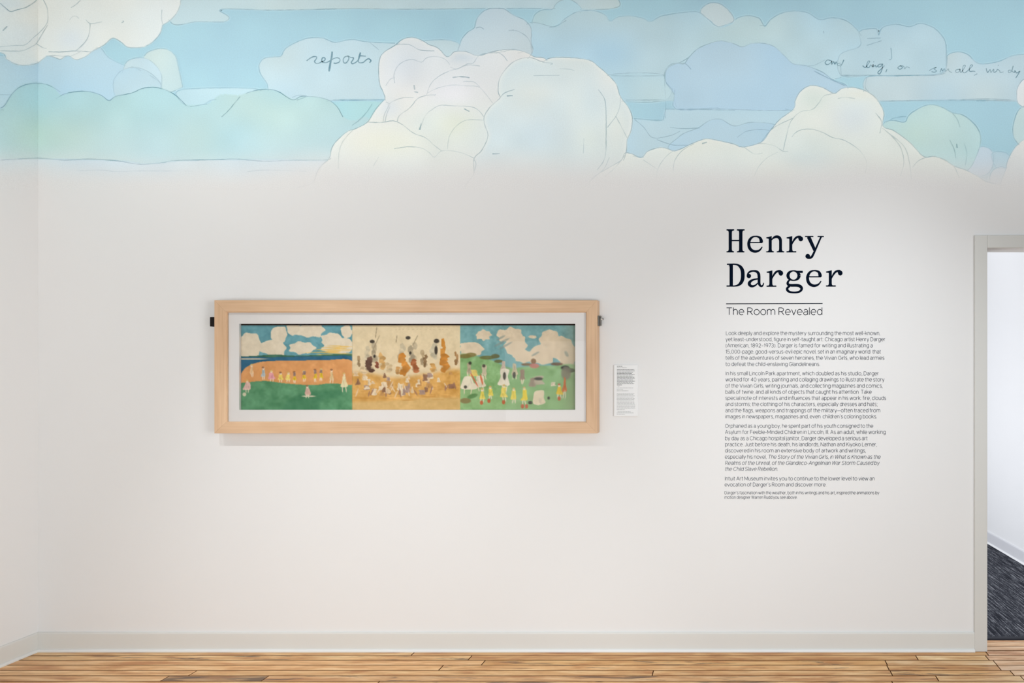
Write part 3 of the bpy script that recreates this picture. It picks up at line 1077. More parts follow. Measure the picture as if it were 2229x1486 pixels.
L(C_, .4, (1345, 912), (1450, 920), (1580, 925))
L(C_, .45, (1520, 1075), (1640, 1115), (1760, 1118))
L(C_, .4, (720, 490), (700, 500))
# right hand heaps
L(D_, .45, (175, 1010), (185, 940), (230, 880), (300, 840))
L(D_, .45, (80, 1050), (85, 990), (130, 920), (180, 880))
L(D_, .5, (0, 935), (60, 975), (80, 990))
L(D_, .8, (345, 840), (372, 832), w=2.2)
L(D_, .5, (590, 860), (650, 900), (700, 895))
L(D_, .5, (600, 860), (680, 840), (760, 850), (820, 885), (850, 885))
L(D_, .5, (820, 880), (840, 790), (865, 710), (920, 655), (990, 640), (1030, 600), (1060, 560), (1130, 545))
L(D_, .5, (690, 832), (760, 750), (880, 690))
L(D_, .5, (870, 800), (910, 765), (980, 755), (1050, 775), (1110, 805), (1175, 820), (1250, 865), (1290, 910), (1310, 960), (1300, 1010))
L(D_, .4, (650, 1030), (680, 970), (730, 920), (790, 890))
L(D_, .5, (1140, 575), (1190, 570), (1240, 577))
L(D_, .6, (1360, 660), (1395, 710), (1385, 780))
L(D_, .5, (1400, 750), (1450, 790), (1500, 850), (1520, 900), (1525, 960), (1505, 1030))
L(D_, .4, (1440, 780), (1530, 860), (1560, 960), (1570, 1050))
L(D_, .5, (1575, 980), (1620, 935), (1700, 915), (1770, 940), (1820, 975), (1850, 1040))
L(D_, .55, (1810, 660), (1840, 700), (1855, 745))
L(D_, .4, (1795, 820), (1820, 870), (1830, 925))
L(D_, .8, (1835, 840), (1838, 865), w=2.0)
L(D_, .4, (1880, 840), (1895, 900), (1885, 970))
L(D_, .4, (1420, 718), (1470, 690), (1540, 680))
L(D_, .6, (1870, 582), (2000, 578), (2150, 585), (1950, 590))
L(D_, .45, (1400, 590), (1700, 588), (2180, 586))
L(D_, .55, (1160, 440), (1400, 440), (1700, 440), (1770, 425))
L(D_, .35, (1155, 380), (1160, 440))
L(D_, .4, (1310, 450), (1300, 510), (1320, 535))
L(D_, .55, (1000, 415), (1100, 465), (1180, 500))
L(D_, .4, (940, 385), (1000, 382), (1065, 350))
L(D_, .45, (550, 805), (600, 770), (670, 758), (740, 762))
L(D_, .5, (680, 148), (720, 150))
L(D_, .5, (1310, 225), (1390, 222))
L(D_, .5, (1310, 265), (1395, 238))
L(D_, .6, (1055, 180), (1058, 195), w=2.0)
L(D_, .5, (1450, 280), (1455, 340), (1440, 350))
L(D_, .4, (1775, 260), (1775, 390))
L(D_, .5, (2180, 820), (2200, 850))
o = obj('pencil_lines', lines.mesh('pencil_lines'), M_mural, mural)
o['kind'] = 'stuff'


# handwriting in the clouds
def word(fr, strokes, w, dark, y0=0.0):
    s, ox, oy = fr
    R_ = Ribbons()
    for st in strokes:
        ww = w
        if isinstance(st[0], (int, float)):
            ww, st = st[0], st[1:]
        p = smooth([(ox + x * s, oy + y * s) for x, y in st], False, 0.8)
        ix, iy = (p[:, 0] + OX).astype(int), (p[:, 1] + OY).astype(int)
        n = MASKN2[iy, ix]
        c = alb[iy, ix] * (1 - (dark * (0.75 + 0.5 * n))[:, None] * (1 - np.array((0.30, 0.42, 0.47))))
        R_.add(p, ww * (0.8 + 0.4 * n), c, Y=-0.0008)
    o = obj('handwritten_word', R_.mesh('handwritten_word'), M_mural, mural)
    o['label'] = 'grey handwritten script'
    return o


F1 = (0.08075, 650, 90)
word(F1, [
    [(215, 525), (300, 460), (400, 412), (485, 420), (470, 480), (430, 540), (470, 592), (540, 592), (610, 556), (690, 520), (718, 475), (690, 438), (645, 445), (622, 500), (640, 550), (720, 575), (810, 545), (880, 500), (950, 462), (1040, 440), (1112, 480), (1095, 555), (1000, 592), (945, 582)],
    [3.6, (905, 275), (890, 420), (860, 560), (818, 812)],
    [(1330, 392), (1245, 420), (1200, 500), (1230, 582), (1290, 570), (1352, 470), (1330, 392), (1400, 432), (1475, 442), (1460, 505), (1420, 560), (1450, 602), (1530, 572), (1595, 520)],
    [3.2, (1668, 300), (1640, 400), (1603, 525)],
    [(1603, 525), (1640, 575), (1740, 567), (1820, 500), (1890, 468), (1948, 520), (1912, 575)],
    [2.6, (1640, 385), (1815, 400)]], 2.5, 0.85)
F2 = (0.20144, 1780, 100)
word(F2, [[(150, 162), (105, 152), (80, 182), (105, 202), (148, 175), (152, 162), (152, 198), (172, 170), (185, 196), (200, 172), (212, 205)],
          [(248, 185), (216, 192), (220, 214), (250, 200)], [2.2, (282, 150), (265, 190), (240, 226)]], 1.8, 0.8)
word(F2, [[(485, 213), (515, 232), (545, 195), (562, 165), (542, 168), (527, 222), (555, 232), (572, 205), (592, 225), (600, 200), (598, 226), (622, 210), (632, 228), (655, 205)],
          [1.6, (604, 166), (607, 176)],
          [(695, 196), (662, 200), (652, 225), (680, 222), (702, 195), (692, 260), (668, 302), (650, 285), (690, 245), (722, 212)],
          [(748, 252), (736, 284)]], 1.8, 0.75)
word(F2, [[(892, 213), (866, 235), (888, 252), (916, 232), (892, 213), (928, 220), (940, 246), (962, 225), (994, 238)]], 1.7, 0.75)
word(F2, [[(1203, 268), (1250, 240), (1282, 232), (1256, 246), (1272, 260), (1286, 270), (1264, 283), (1230, 278)],
          [(1322, 285), (1338, 243), (1348, 272), (1368, 246), (1382, 275), (1410, 248), (1420, 272), (1450, 288)],
          [(1535, 250), (1492, 262), (1498, 286), (1530, 276), (1537, 250), (1548, 287), (1595, 218), (1575, 212), (1565, 270), (1595, 287), (1672, 215), (1650, 210), (1640, 270), (1680, 272), (1702, 276)],
          [(1724, 300), (1690, 318)]], 1.7, 0.75)
word(F2, [[(1820, 240), (1835, 286), (1862, 255), (1872, 286), (1900, 252), (1905, 286), (1932, 272), (1942, 254), (1966, 268), (1972, 286), (2008, 280)],
          [1.6, (1948, 203), (1952, 213)],
          [2.2, (2112, 214), (2096, 280)], [(2096, 262), (2062, 264), (2066, 290), (2096, 276), (2126, 286), (2130, 266), (2152, 292), (2184, 274), (2140, 346)]], 1.7, 0.75)


# ------------------------------------------------------------------ wall lettering
VY = -0.0006
TS, TOX, TOY = 0.12113, 1575.0, 490.0


class Glyph(Ribbons):
    def t(s, x, y):
        return TOX + x * TS, TOY + y * TS

    def stroke(s, pts, dx=0, dy=0, straight=False, cap=True):
        p = np.array([(TOX + (x + dx) * TS, TOY + (y + dy) * TS, w * TS) for x, y, w in pts])
        q = p if straight else smooth(p, False, 0.9)
        s.add(q[:, :2], q[:, 2], Y=VY)
        if cap:
            for e in (q[0], q[-1]):
                s.disc(e[0], e[1], e[2] / 2, e[2] / 2, VY, 12)

    def serif(s, x0, x1, y, th=23, dx=0, dy=0):
        s.stroke([(x0 + th / 2, y, th), (x1 - th / 2, y, th)], dx, dy, True)

    def stem(s, x0, x1, y0, y1, dx=0, dy=0, ft=True, fb=True):
        c, w = (x0 + x1) / 2, x1 - x0
        pts = [(c, y0, w)]
        if ft:
            pts = [(c, y0, w + 40), (c, y0 + 8, w + 18), (c, y0 + 22, w + 4), (c, y0 + 40, w)]
        pts += [(c, y1 - 40, w), (c, y1 - 22, w + 4), (c, y1 - 8, w + 18), (c, y1, w + 40)] if fb else [(c, y1, w)]
        s.stroke(pts, dx, dy, True, False)

    def ball(s, x, y, rx, ry, dx=0, dy=0):
        s.disc(TOX + (x + dx) * TS, TOY + (y + dy) * TS, rx * TS, ry * TS, VY, 24)


def g_H(g, dx, dy):
    for a, b in ((92, 150), (279, 340)):
        g.stem(a, b, 94, 468, dx, dy)
    for x0, x1 in ((50, 193), (238, 381)):
        g.serif(x0, x1, 84, 25, dx, dy)
    for x0, x1 in ((50, 190), (238, 377)):
        g.serif(x0, x1, 478, 23, dx, dy)
    g.stroke([(140, 275, 27), (290, 275, 27)], dx, dy, True, False)


def g_e(g, dx, dy):
    g.stroke([(678, 312, 58), (676, 275, 60), (655, 228, 46), (612, 206, 32), (569, 202, 26), (522, 212, 34), (480, 248, 46), (457, 300, 53), (453, 345, 53), (463, 395, 55), (492, 440, 54), (535, 466, 50), (582, 472, 46), (628, 460, 38), (662, 435, 28), (682, 408, 22), (693, 392, 18)], dx, dy, cap=False)
    g.ball(692, 394, 9, 9, dx, dy)
    g.stroke([(465, 312, 21), (696, 312, 21)], dx, dy, True, False)


def g_flag(g, x0, xs, dx, dy):
    # the slanting head serif of n and r, ending at the stem's right edge xs
    q = [(x0, 226), (x0 + 4, 217), (x0 + 38, 211), (xs, 193), (xs, 262), (xs - 54, 262), (xs - 55, 246), (xs - 66, 240), (x0 + 6, 237)]
    t = [(TOX + (x + dx) * TS, TOY + (y + dy) * TS) for x, y in q]
    for k in ((0, 1, 2, 8), (2, 3, 6, 7), (3, 4, 5, 6), (2, 7, 8, 8)):
        pts = [t[i] for i in k]
        if k[2] == k[3]:
            pts[3] = ((pts[2][0] + pts[0][0]) / 2, (pts[2][1] + pts[0][1]) / 2)
        g.quad(pts, VY)


def g_n(g, dx, dy):
    g_flag(g, 766, 866, dx, dy)
    g.stem(812, 866, 240, 468, dx, dy, False)
    g.stroke([(858, 272, 12), (885, 238, 28), (925, 212, 44), (968, 208, 50), (1003, 226, 56), (1021, 262, 54), (1024, 300, 52), (1024, 440, 52)], dx, dy, cap=False)
    g.stem(998, 1050, 300, 468, dx, dy, False)
    g.serif(764, 907, 478, 22, dx, dy)
    g.serif(954, 1093, 478, 22, dx, dy)


def g_r(g, dx, dy):
    g_flag(g, 1130, 1235, dx, dy)
    g.stem(1181, 1235, 240, 468, dx, dy, False)
    g.stroke([(1228, 352, 10), (1243, 310, 24), (1268, 264, 34), (1303, 224, 38), (1345, 206, 36), (1385, 212, 46)], dx, dy, cap=False)
    g.ball(1388, 245, 41, 45, dx, dy)
    g.ball(1372, 226, 32, 36, dx, dy)
    g.serif(1128, 1310, 478, 23, dx, dy)


def g_y(g, dx, dy):
    g.serif(1461, 1617, 203, 22, dx, dy)
    g.serif(1687, 1805, 203, 22, dx, dy)
    g.stroke([(1528, 208, 66), (1640, 452, 54)], dx, dy, True, False)
    g.stroke([(1754, 208, 34), (1736, 245, 30), (1655, 430, 34), (1608, 530, 40), (1578, 575, 42), (1540, 590, 30)], dx, dy, cap=False)
    g.ball(1513, 558, 42, 43, dx, dy)
    g.stroke([(1513, 590, 26), (1545, 588, 28), (1575, 572, 34)], dx, dy, cap=False)


def g_D(g, dx, dy):
    g.stroke([(138, 690, 60), (138, 1104, 60)], dx, dy, True, False)
    g.stroke([(112, 712, 70), (125, 725, 30), (138, 745, 60)], dx, dy, True, False)
    g.serif(58, 130, 702, 24, dx, dy)
    g.serif(50, 130, 1093, 23, dx, dy)
    g.stroke([(130, 702, 24), (200, 702, 25), (262, 716, 36), (312, 758, 56), (340, 820, 65), (346, 895, 67), (340, 970, 66), (312, 1034, 58), (262, 1077, 38), (200, 1092, 25), (130, 1093, 23)], dx, dy, cap=False)


def g_a(g, dx, dy):
    g.ball(455, 912, 40, 40, dx, dy)
    g.stroke([(430, 896, 26), (445, 860, 30), (485, 830, 34), (540, 822, 32), (595, 832, 44), (628, 868, 52), (637, 920, 52), (638, 1020, 50), (644, 1062, 46), (665, 1090, 38), (692, 1094, 32), (712, 1070, 22), (720, 1042, 18)], dx, dy, cap=True)
    g.stroke([(630, 962, 24), (560, 973, 30), (500, 996, 42), (466, 1032, 54), (466, 1066, 54), (494, 1092, 46), (535, 1094, 38), (580, 1074, 28), (615, 1038, 18)], dx, dy, cap=False)


def g_g(g, dx, dy):
    n = 40
    pts = []
    for k in range(n + 1):
        a = 2 * math.pi * k / n
        w = 24 + 34 * abs(math.cos(a)) ** 1.6
        pts.append((1257 + 99 * math.cos(a), 905 - 85 * math.sin(a), w))
    g.stroke(pts, dx, dy, cap=False)
    g.stroke([(1318, 832, 30), (1360, 830, 26), (1408, 838, 40)], dx, dy, cap=False)
    g.stroke([(1365, 838, 38), (1424, 838, 40)], dx, dy, True, False)
    g.stroke([(1198, 978, 22), (1166, 1005, 34), (1152, 1038, 44), (1166, 1068, 48), (1215, 1080, 50), (1310, 1080, 52), (1364, 1090, 54), (1396, 1118, 54), (1402, 1150, 46), (1378, 1184, 40), (1330, 1203, 36), (1268, 1208, 32), (1205, 1202, 36), (1160, 1182, 44), (1143, 1150, 46), (1152, 1122, 42), (1190, 1095, 30)], dx, dy, cap=False)


def title(name, label, plan):
    t = empty(name, P(1580, 555 if plan[0][0] is g_H else 628, VY), label, 'lettering', 'title words of the wall text')
    for fn, dx, dy in plan:
        g = Glyph()
        fn(g, dx, dy)
        obj('letter', g.mesh('letter'), M_navy, t)
    return t


title('title_lettering', 'large navy slab-serif first name, the upper of two title words on the wall', [(g_H, 0, 0), (g_e, 0, 0), (g_n, 0, 0), (g_r, 0, 0), (g_y, 0, 0)])
title('title_lettering', 'large navy slab-serif surname, the lower of two title words above the thin rule', [(g_D, 0, 0), (g_a, 0, 0), (g_r, -358, 617), (g_g, 0, 0), (g_e, 1057, 615), (g_r, 710, 614)])

rr = Ribbons()
rr.add([(1580.5, 661.0), (1685, 660.7), (1790.6, 660.4)], 1.7, Y=VY)
o = obj('rule_line', rr.mesh('rule_line'), M_navy)
tag(o, 'thin navy horizontal rule between the surname and the subtitle', 'line')


# --- a light grotesque drawn as strokes: x-height 1, capitals 1.27, ascenders 1.34
def arc(cx, cy, rx, ry, a0, a1, n=None):
    n = n or max(4, int(abs(a1 - a0) / 22))
    return [(cx + rx * math.cos(math.radians(a0 + (a1 - a0) * k / n)), cy + ry * math.sin(math.radians(a0 + (a1 - a0) * k / n))) for k in range(n + 1)]


CAP, ASC, DSC = 1.27, 1.34, -0.36
FONT = {
    'a': (.80, [[(.74, 0), (.74, .62)] + arc(.42, .64, .32, .36, 0, 155), [(.74, .56), (.38, .54)] + arc(.34, .27, .29, .27, 90, 270) + [(.5, .02), (.74, .24)]]),
    'b': (.88, [[(.06, 0), (.06, ASC)], arc(.45, .5, .39, .5, 0, 360)]),
    'c': (.82, [arc(.44, .5, .42, .5, 48, 312)]),
    'd': (.88, [[(.84, 0), (.84, ASC)], arc(.45, .5, .39, .5, 0, 360)]),
    'e': (.88, [[(.03, .5), (.87, .5)] + arc(.45, .5, .42, .5, 0, 312)]),
    'f': (.48, [[(.2, 0), (.2, 1.1)] + arc(.42, 1.1, .22, .24, 180, 95), [(.0, .97), (.46, .97)]]),
    'g': (.88, [[(.84, 1), (.84, -.02)] + arc(.46, -.02, .38, .34, 0, -150), arc(.45, .5, .39, .5, 0, 360)]),
    'h': (.80, [[(.06, 0), (.06, ASC)], [(.06, .62)] + arc(.40, .62, .34, .38, 165, 0) + [(.74, 0)]]),
    'i': (.14, [[(.07, 0), (.07, .98)], [(.07, 1.24), (.07, 1.34)]]),
    'j': (.20, [[(.13, .98), (.13, -.16)] + arc(-.03, -.16, .16, .19, 0, -85), [(.13, 1.24), (.13, 1.34)]]),
    'k': (.74, [[(.06, 0), (.06, ASC)], [(.68, .98), (.08, .42)], [(.28, .6), (.74, 0)]]),
    'l': (.14, [[(.07, 0), (.07, ASC)]]),
    'm': (1.40, [[(.06, 0), (.06, .98)], [(.06, .62)] + arc(.38, .64, .32, .36, 165, 0) + [(.70, 0)], [(.70, .62)] + arc(1.02, .64, .32, .36, 165, 0) + [(1.34, 0)]]),
    'n': (.80, [[(.06, 0), (.06, .98)], [(.06, .62)] + arc(.40, .62, .34, .38, 165, 0) + [(.74, 0)]]),
    'o': (.94, [arc(.47, .5, .44, .5, 0, 360)]),
    'p': (.88, [[(.06, DSC), (.06, .98)], arc(.45, .5, .39, .5, 0, 360)]),
    'q': (.88, [[(.84, DSC), (.84, .98)], arc(.45, .5, .39, .5, 0, 360)]),
    'r': (.48, [[(.06, 0), (.06, .98)], [(.06, .58)] + arc(.38, .60, .30, .38, 170, 82)]),
    's': (.70, [arc(.36, .74, .28, .26, 30, 200) + [(.2, .55), (.5, .46)] + arc(.36, .26, .30, .26, 40, -150)]),
    't': (.48, [[(.18, 1.26), (.18, .26)] + arc(.38, .24, .20, .24, 180, 285), [(.0, .97), (.46, .97)]]),
    'u': (.80, [[(.74, .98), (.74, 0)], [(.06, .98), (.06, .40)] + arc(.40, .38, .34, .38, 180, 345)]),
    'v': (.80, [[(.03, .98), (.40, 0), (.77, .98)]]),
    'w': (1.20, [[(.03, .98), (.31, 0), (.60, .96), (.89, 0), (1.17, .98)]]),
    'x': (.76, [[(.05, .98), (.71, 0)], [(.71, .98), (.05, 0)]]),
    'y': (.80, [[(.03, .98), (.40, .02)], [(.77, .98), (.36, -.1)] + arc(.18, -.14, .18, .2, 10, -80)]),
    'z': (.70, [[(.07, .97), (.62, .97), (.05, .02), (.65, .02)]]),
    'A': (1.08, [[(.03, 0), (.54, CAP), (1.05, 0)], [(.2, .42), (.88, .42)]]),
    'B': (.96, [[(.08, 0), (.08, CAP), (.5, CAP)] + arc(.5, .97, .33, .30, 90, -90) + [(.08, .66)], [(.5, .66)] + arc(.52, .33, .37, .33, 90, -90) + [(.08, 0)]]),
    'C': (1.16, [arc(.62, .635, .56, .635, 42, 318)]),
    'D': (1.10, [[(.08, 0), (.08, CAP), (.46, CAP)] + arc(.46, .635, .56, .635, 90, -90) + [(.08, 0)]]),
    'F': (.84, [[(.08, 0), (.08, CAP), (.82, CAP)], [(.08, .64), (.72, .64)]]),
    'G': (1.20, [arc(.62, .635, .56, .635, 42, 345) + [(1.16, .6), (.68, .6)]]),
    'H': (1.08, [[(.08, 0), (.08, CAP)], [(1.0, 0), (1.0, CAP)], [(.08, .65), (1.0, .65)]]),
    'I': (.18, [[(.09, 0), (.09, CAP)]]),
    'J': (.76, [[(.66, CAP), (.66, .34)] + arc(.36, .34, .30, .34, 0, -165)]),
    'K': (.98, [[(.08, 0), (.08, CAP)], [(.9, CAP), (.08, .5)], [(.36, .74), (.96, 0)]]),
    'L': (.80, [[(.08, CAP), (.08, 0), (.78, 0)]]),
    'M': (1.28, [[(.08, 0), (.08, CAP), (.64, .2), (1.2, CAP), (1.2, 0)]]),
    'N': (1.10, [[(.08, 0), (.08, CAP), (1.02, 0), (1.02, CAP)]]),
    'O': (1.24, [arc(.62, .635, .57, .635, 0, 360)]),
    'P': (.94, [[(.08, 0), (.08, CAP), (.5, CAP)] + arc(.5, .92, .38, .35, 90, -90) + [(.08, .57)]]),
    'R': (.98, [[(.08, 0), (.08, CAP), (.5, CAP)] + arc(.5, .93, .37, .34, 90, -90) + [(.08, .59)], [(.5, .59), (.93, 0)]]),
    'S': (.96, [arc(.48, .94, .38, .33, 28, 205) + [(.24, .70), (.70, .58)] + arc(.48, .33, .42, .33, 40, -155)]),
    'T': (.96, [[(.48, 0), (.48, CAP)], [(.02, CAP), (.94, CAP)]]),
    'U': (1.06, [[(.08, CAP), (.08, .46)] + arc(.53, .46, .45, .46, 180, 360) + [(.98, CAP)]]),
    'V': (1.04, [[(.03, CAP), (.52, 0), (1.01, CAP)]]),
    'W': (1.52, [[(.03, CAP), (.40, 0), (.76, CAP), (1.12, 0), (1.49, CAP)]]),
    '0': (.98, [arc(.49, .635, .42, .635, 0, 360)]),
    '1': (.46, [[(.04, .98), (.34, CAP), (.34, 0)]]),
    '2': (.86, [arc(.43, .88, .36, .39, 160, -30) + [(.06, .02), (.82, .02)]]),
    '3': (.88, [arc(.42, .95, .34, .32, 155, -85) + arc(.42, .32, .38, .33, 85, -160)]),
    '4': (.94, [[(.70, 0), (.70, CAP), (.05, .36), (.90, .36)]]),
    '5': (.88, [[(.78, CAP), (.16, CAP), (.11, .66)] + arc(.42, .41, .38, .41, 125, -155)]),
    '7': (.80, [[(.04, CAP), (.76, CAP), (.28, 0)]]),
    '8': (.92, [arc(.46, .95, .33, .32, 0, 360), arc(.46, .32, .39, .32, 0, 360)]),
    '9': (.92, [arc(.45, .86, .38, .41, 0, 360), [(.83, .86), (.78, .4), (.42, 0)]]),
    ',': (.20, [[(.13, .08), (.06, -.2)]]),
    '.': (.18, [[(.09, 0), (.09, .12)]]),
    ':': (.18, [[(.09, 0), (.09, .12)], [(.09, .8), (.09, .92)]]),
    ';': (.20, [[(.13, .08), (.06, -.2)], [(.11, .8), (.11, .92)]]),
    '-': (.52, [[(.06, .5), (.46, .5)]]),
    '\u2013': (.74, [[(.04, .5), (.70, .5)]]),
    '\u2014': (1.2, [[(.0, .5), (1.2, .5)]]),
    '\u2019': (.20, [[(.13, 1.34), (.07, 1.06)]]),
    '(': (.38, [arc(.62, .5, .54, .9, 130, 230)]),
    ')': (.38, [arc(-.24, .5, .54, .9, 50, -50)]),
    ' ': (.14, []),
}
GAP = 0.17


def text_line(text, x0, x1, base, xh, weight, italic_from=None, slant=0.19):
    """returns one list of strokes (photo pixels) per character, fitted between x0 and x1"""
    adv = [FONT[c][0] + (GAP if c != ' ' else GAP + 0.06) for c in text]
    tot = sum(adv) - GAP
    sx = (x1 - x0) / tot
    out, x = [], 0.0
    for i, ch in enumerate(text):
        k = slant if italic_from is not None and i >= italic_from else 0.0
        st = []
        for pl in FONT[ch][1]:
            st.append([(x0 + (x + px_) * sx + k * py_ * xh, base - py_ * xh) for px_, py_ in pl])
        out.append((ch, st))
        x += adv[i]
    return out


def rib_text(strokes, weight):
    R_ = Ribbons()
    for pl in strokes:
        p = np.array(pl)
        # split at sharp corners so that every joint stays square
        d = np.diff(p, axis=0)
        ang = np.arctan2(d[:, 1], d[:, 0])
        turn = np.abs((np.diff(ang) + np.pi) % (2 * np.pi) - np.pi)
        cut = [0] + [i + 1 for i in range(len(turn)) if turn[i] > 0.9] + [len(p) - 1]
        for a, b in zip(cut[:-1], cut[1:]):
            seg = p[a:b + 1].copy()
            if len(cut) > 2:                     # extend a little so corners close
                u = seg[1] - seg[0]
                v_ = seg[-1] - seg[-2]
                if a != 0:
                    seg[0] = seg[0] - u / max(1e-6, np.hypot(*u)) * weight * 0.4
                if b != len(p) - 1:
                    seg[-1] = seg[-1] + v_ / max(1e-6, np.hypot(*v_)) * weight * 0.4
            R_.add(seg, weight, Y=VY)
    return R_


sub = empty('subtitle_lettering', P(1580, 685.3, VY), 'thin navy sans-serif subtitle of three words under the rule', 'lettering')
for ch, st in text_line('The Room Revealed', 1581.2, 1789.8, 685.0, 12.0, 1.6):
    if st:
        obj('letter', rib_text(st, 1.45).mesh('letter'), M_navy, sub)

PARAS = [
    ('wall paragraph', 'first grey text paragraph, six lines directly under the subtitle', 6.2, 0.78, [
        ('Look deeply and explore the mystery surrounding the most well-known,', 1580.3, 1915.8, 728.8),
        ('yet least-understood, figure in self-taught art: Chicago artist Henry Darger', 1579.6, 1927, 742.1),
        ('(American, 1892\u20131973). Darger is famed for writing and illustrating a', 1579.6, 1899.6, 755.4),
        ('15,000-page, good-versus-evil epic novel, set in an imaginary world  that', 1579.6, 1917.5, 769),
        ('tells of the adventures of seven heroines, the Vivian Girls, who lead armies', 1579.6, 1925, 782.5),
        ('to defeat the child-enslaving Glandelineans.', 1579.6, 1785, 796.1)]),
    ('wall paragraph', 'second grey text paragraph, eight lines, level with the small white card', 6.2, 0.78, [
        ('In his small Lincoln Park apartment, which doubled as his studio, Darger', 1579.5, 1912.8, 816.3),
        ('worked for 40 years, painting and collaging drawings to illustrate the story', 1579.5, 1925, 829.6),
        ('of the Vivian Girls, writing journals, and collecting magazines and comics,', 1579.2, 1921.4, 843.2),
        ('balls of twine, and all kinds of objects that caught his attention  Take', 1579.2, 1897.3, 856.5),
        ('special note of interests and influences that appear in his work: fire, clouds', 1579, 1928.9, 869.9),
        ('and storms; the clothing of his characters, especially dresses and hats;', 1579, 1910, 883.2),
        ('and the flags, weapons and trappings of the military\u2014often traced from', 1579, 1916, 896.8),
        ('images in newspapers, magazines and, even  children\u2019s coloring books.', 1579, 1909, 910.1)]),
    ('wall paragraph', 'third grey text paragraph, eight lines, the last three turning to italics', 6.2, 0.78, [
        ('Orphaned as a young boy, he spent part of his youth consigned to the', 1578.6, 1900.5, 930.6),
        ('Asylum for Feeble-Minded Children in Lincoln, Ill. As an adult, while working', 1578.4, 1927.8, 943.9),
        ('by day as a Chicago hospital janitor, Darger developed a serious art', 1578.4, 1888.4, 957.5),
        ('practice. Just before his death, his landlords, Nathan and Kiyoko Lerner,', 1578.4, 1909, 970.8),
        ('discovered in his room an extensive body of artwork and writings,', 1578.2, 1884.8, 984.2),
        ('especially his novel, The Story of the Vivian Girls, in What is Known as the', 1578, 1917.5, 997.8, 22),
        ('Realms of the Unreal, of the Glandeco-Angelinian War Storm Caused by', 1578, 1915.3, 1011.1, 0),
        ('the Child Slave Rebellion.', 1578, 1694.5, 1024.2, 0)]),
    ('wall paragraph', 'short grey text paragraph of two lines above the tiny closing note', 6.2, 0.78, [
        ('Intuit Art Museum invites you to continue to the lower level to view an', 1577.8, 1903.7, 1045.1),
        ('evocation of Darger\u2019s Room and discover more.', 1577.6, 1798.7, 1058.3)]),
    ('wall note', 'tiny grey closing note of two lines at the bottom of the wall text', 4.9, 0.62, [
        ('Darger\u2019s fascination with the weather, both in his writings and his art, inspired the animations by', 1577.3, 1913.8, 1075.3),
        ('motion designer Warren Rudd you see above.', 1577.3, 1735.6, 1085.0)]),
]
for nm, label, xh, wt, lines_ in PARAS:
    e = empty(nm.replace(' ', '_'), P(lines_[0][1], lines_[-1][3], VY), label, 'wall text', 'paragraphs of the wall text' if nm == 'wall paragraph' else None)
    for ln in lines_:
        it = ln[4] if len(ln) > 4 else None
        st = [s for _, ss in text_line(ln[0], ln[1], ln[2] - (1.5 if it is not None else 0), ln[3], xh, wt, it) for s in ss]
        obj('text_line', rib_text(st, wt).mesh('text_line'), M_ink, e)

# ------------------------------------------------------------------ framed picture
FY, FB = -0.055, -0.002                     # front and back of the frame
pic = empty('framed_picture', P(885, 943, FY), 'long pale maple frame with a wide painted landscape triptych behind white mat', 'picture')


def fw(px, py, Y=FY):
    return P(px, py, Y)


FO = (fw(466, 0).x, fw(1300, 0).x, fw(0, 943).z, fw(0, 653).z)      # outer left, right, bottom, top on the front plane
FI = (fw(494, 0, -0.05).x, fw(1275.5, 0, -0.05).x, fw(0, 917.5, -0.05).z, fw(0, 680, -0.05).z)


def rail(side):
    """one mitred frame member: profile points run from the outer edge to the inner lip"""
    xo0, xo1, zo0, zo1 = FO
    xi0, xi1, zi0, zi1 = FI
    prof = [(0.0, FB), (0.0, FY + 0.002), (0.03, FY), (0.90, FY), (0.945, FY + 0.0015), (0.955, FY + 0.005), (1.0, FY + 0.006), (1.0, -0.03), (0.85, -0.03), (0.85, FB)]

    def pt(t, y, corner):
        xs = (xo0 + (xi0 - xo0) * t, xo1 + (xi1 - xo1) * t)
        zs = (zo0 + (zi0 - zo0) * t, zo1 + (zi1 - zo1) * t)
        return Vector((xs[corner[0]], y, zs[corner[1]]))
    ends = {'top': ((0, 1), (1, 1)), 'bottom': ((0, 0), (1, 0)), 'left': ((0, 0), (0, 1)), 'right': ((1, 0), (1, 1))}[side]
    bm = bmesh.new()
    rings = []
    for c, sgn in zip(ends, (1, -1)):
        sh = Vector((sgn * 0.0003, 0, 0)) if side in ('top', 'bottom') else Vector((0, 0, sgn * 0.0003))
        rings.append([bm.verts.new(pt(t, y, c) + sh) for t, y in prof])
    n = len(prof)
    for i in range(n):
        j = (i + 1) % n
        bm.faces.new((rings[0][i], rings[0][j], rings[1][j], rings[1][i]))
    bm.faces.new(rings[0])
    bm.faces.new(list(reversed(rings[1])))
    return obj('frame_rail', from_bm('frame_rail', bm), M_fw_v if side in ('left', 'right') else M_fw_h, pic)


for s in ('top', 'bottom', 'left', 'right'):
    rail(s)

# mat board with a bevelled window
MY, AY = -0.040, -0.0270
mo = (FI[0] - 0.004, FI[1] + 0.004, FI[2] - 0.004, FI[3] + 0.004)
wi = (P(521, 0, MY).x, P(1252, 0, MY).x, P(0, 891.5, MY).z, P(0, 704.5, MY).z)
bm = bmesh.new()


def rect(r, y, g=0.0):
    return [bm.verts.new(p) for p in ((r[0] - g, y, r[2] - g), (r[1] + g, y, r[2] - g), (r[1] + g, y, r[3] + g), (r[0] - g, y, r[3] + g))]


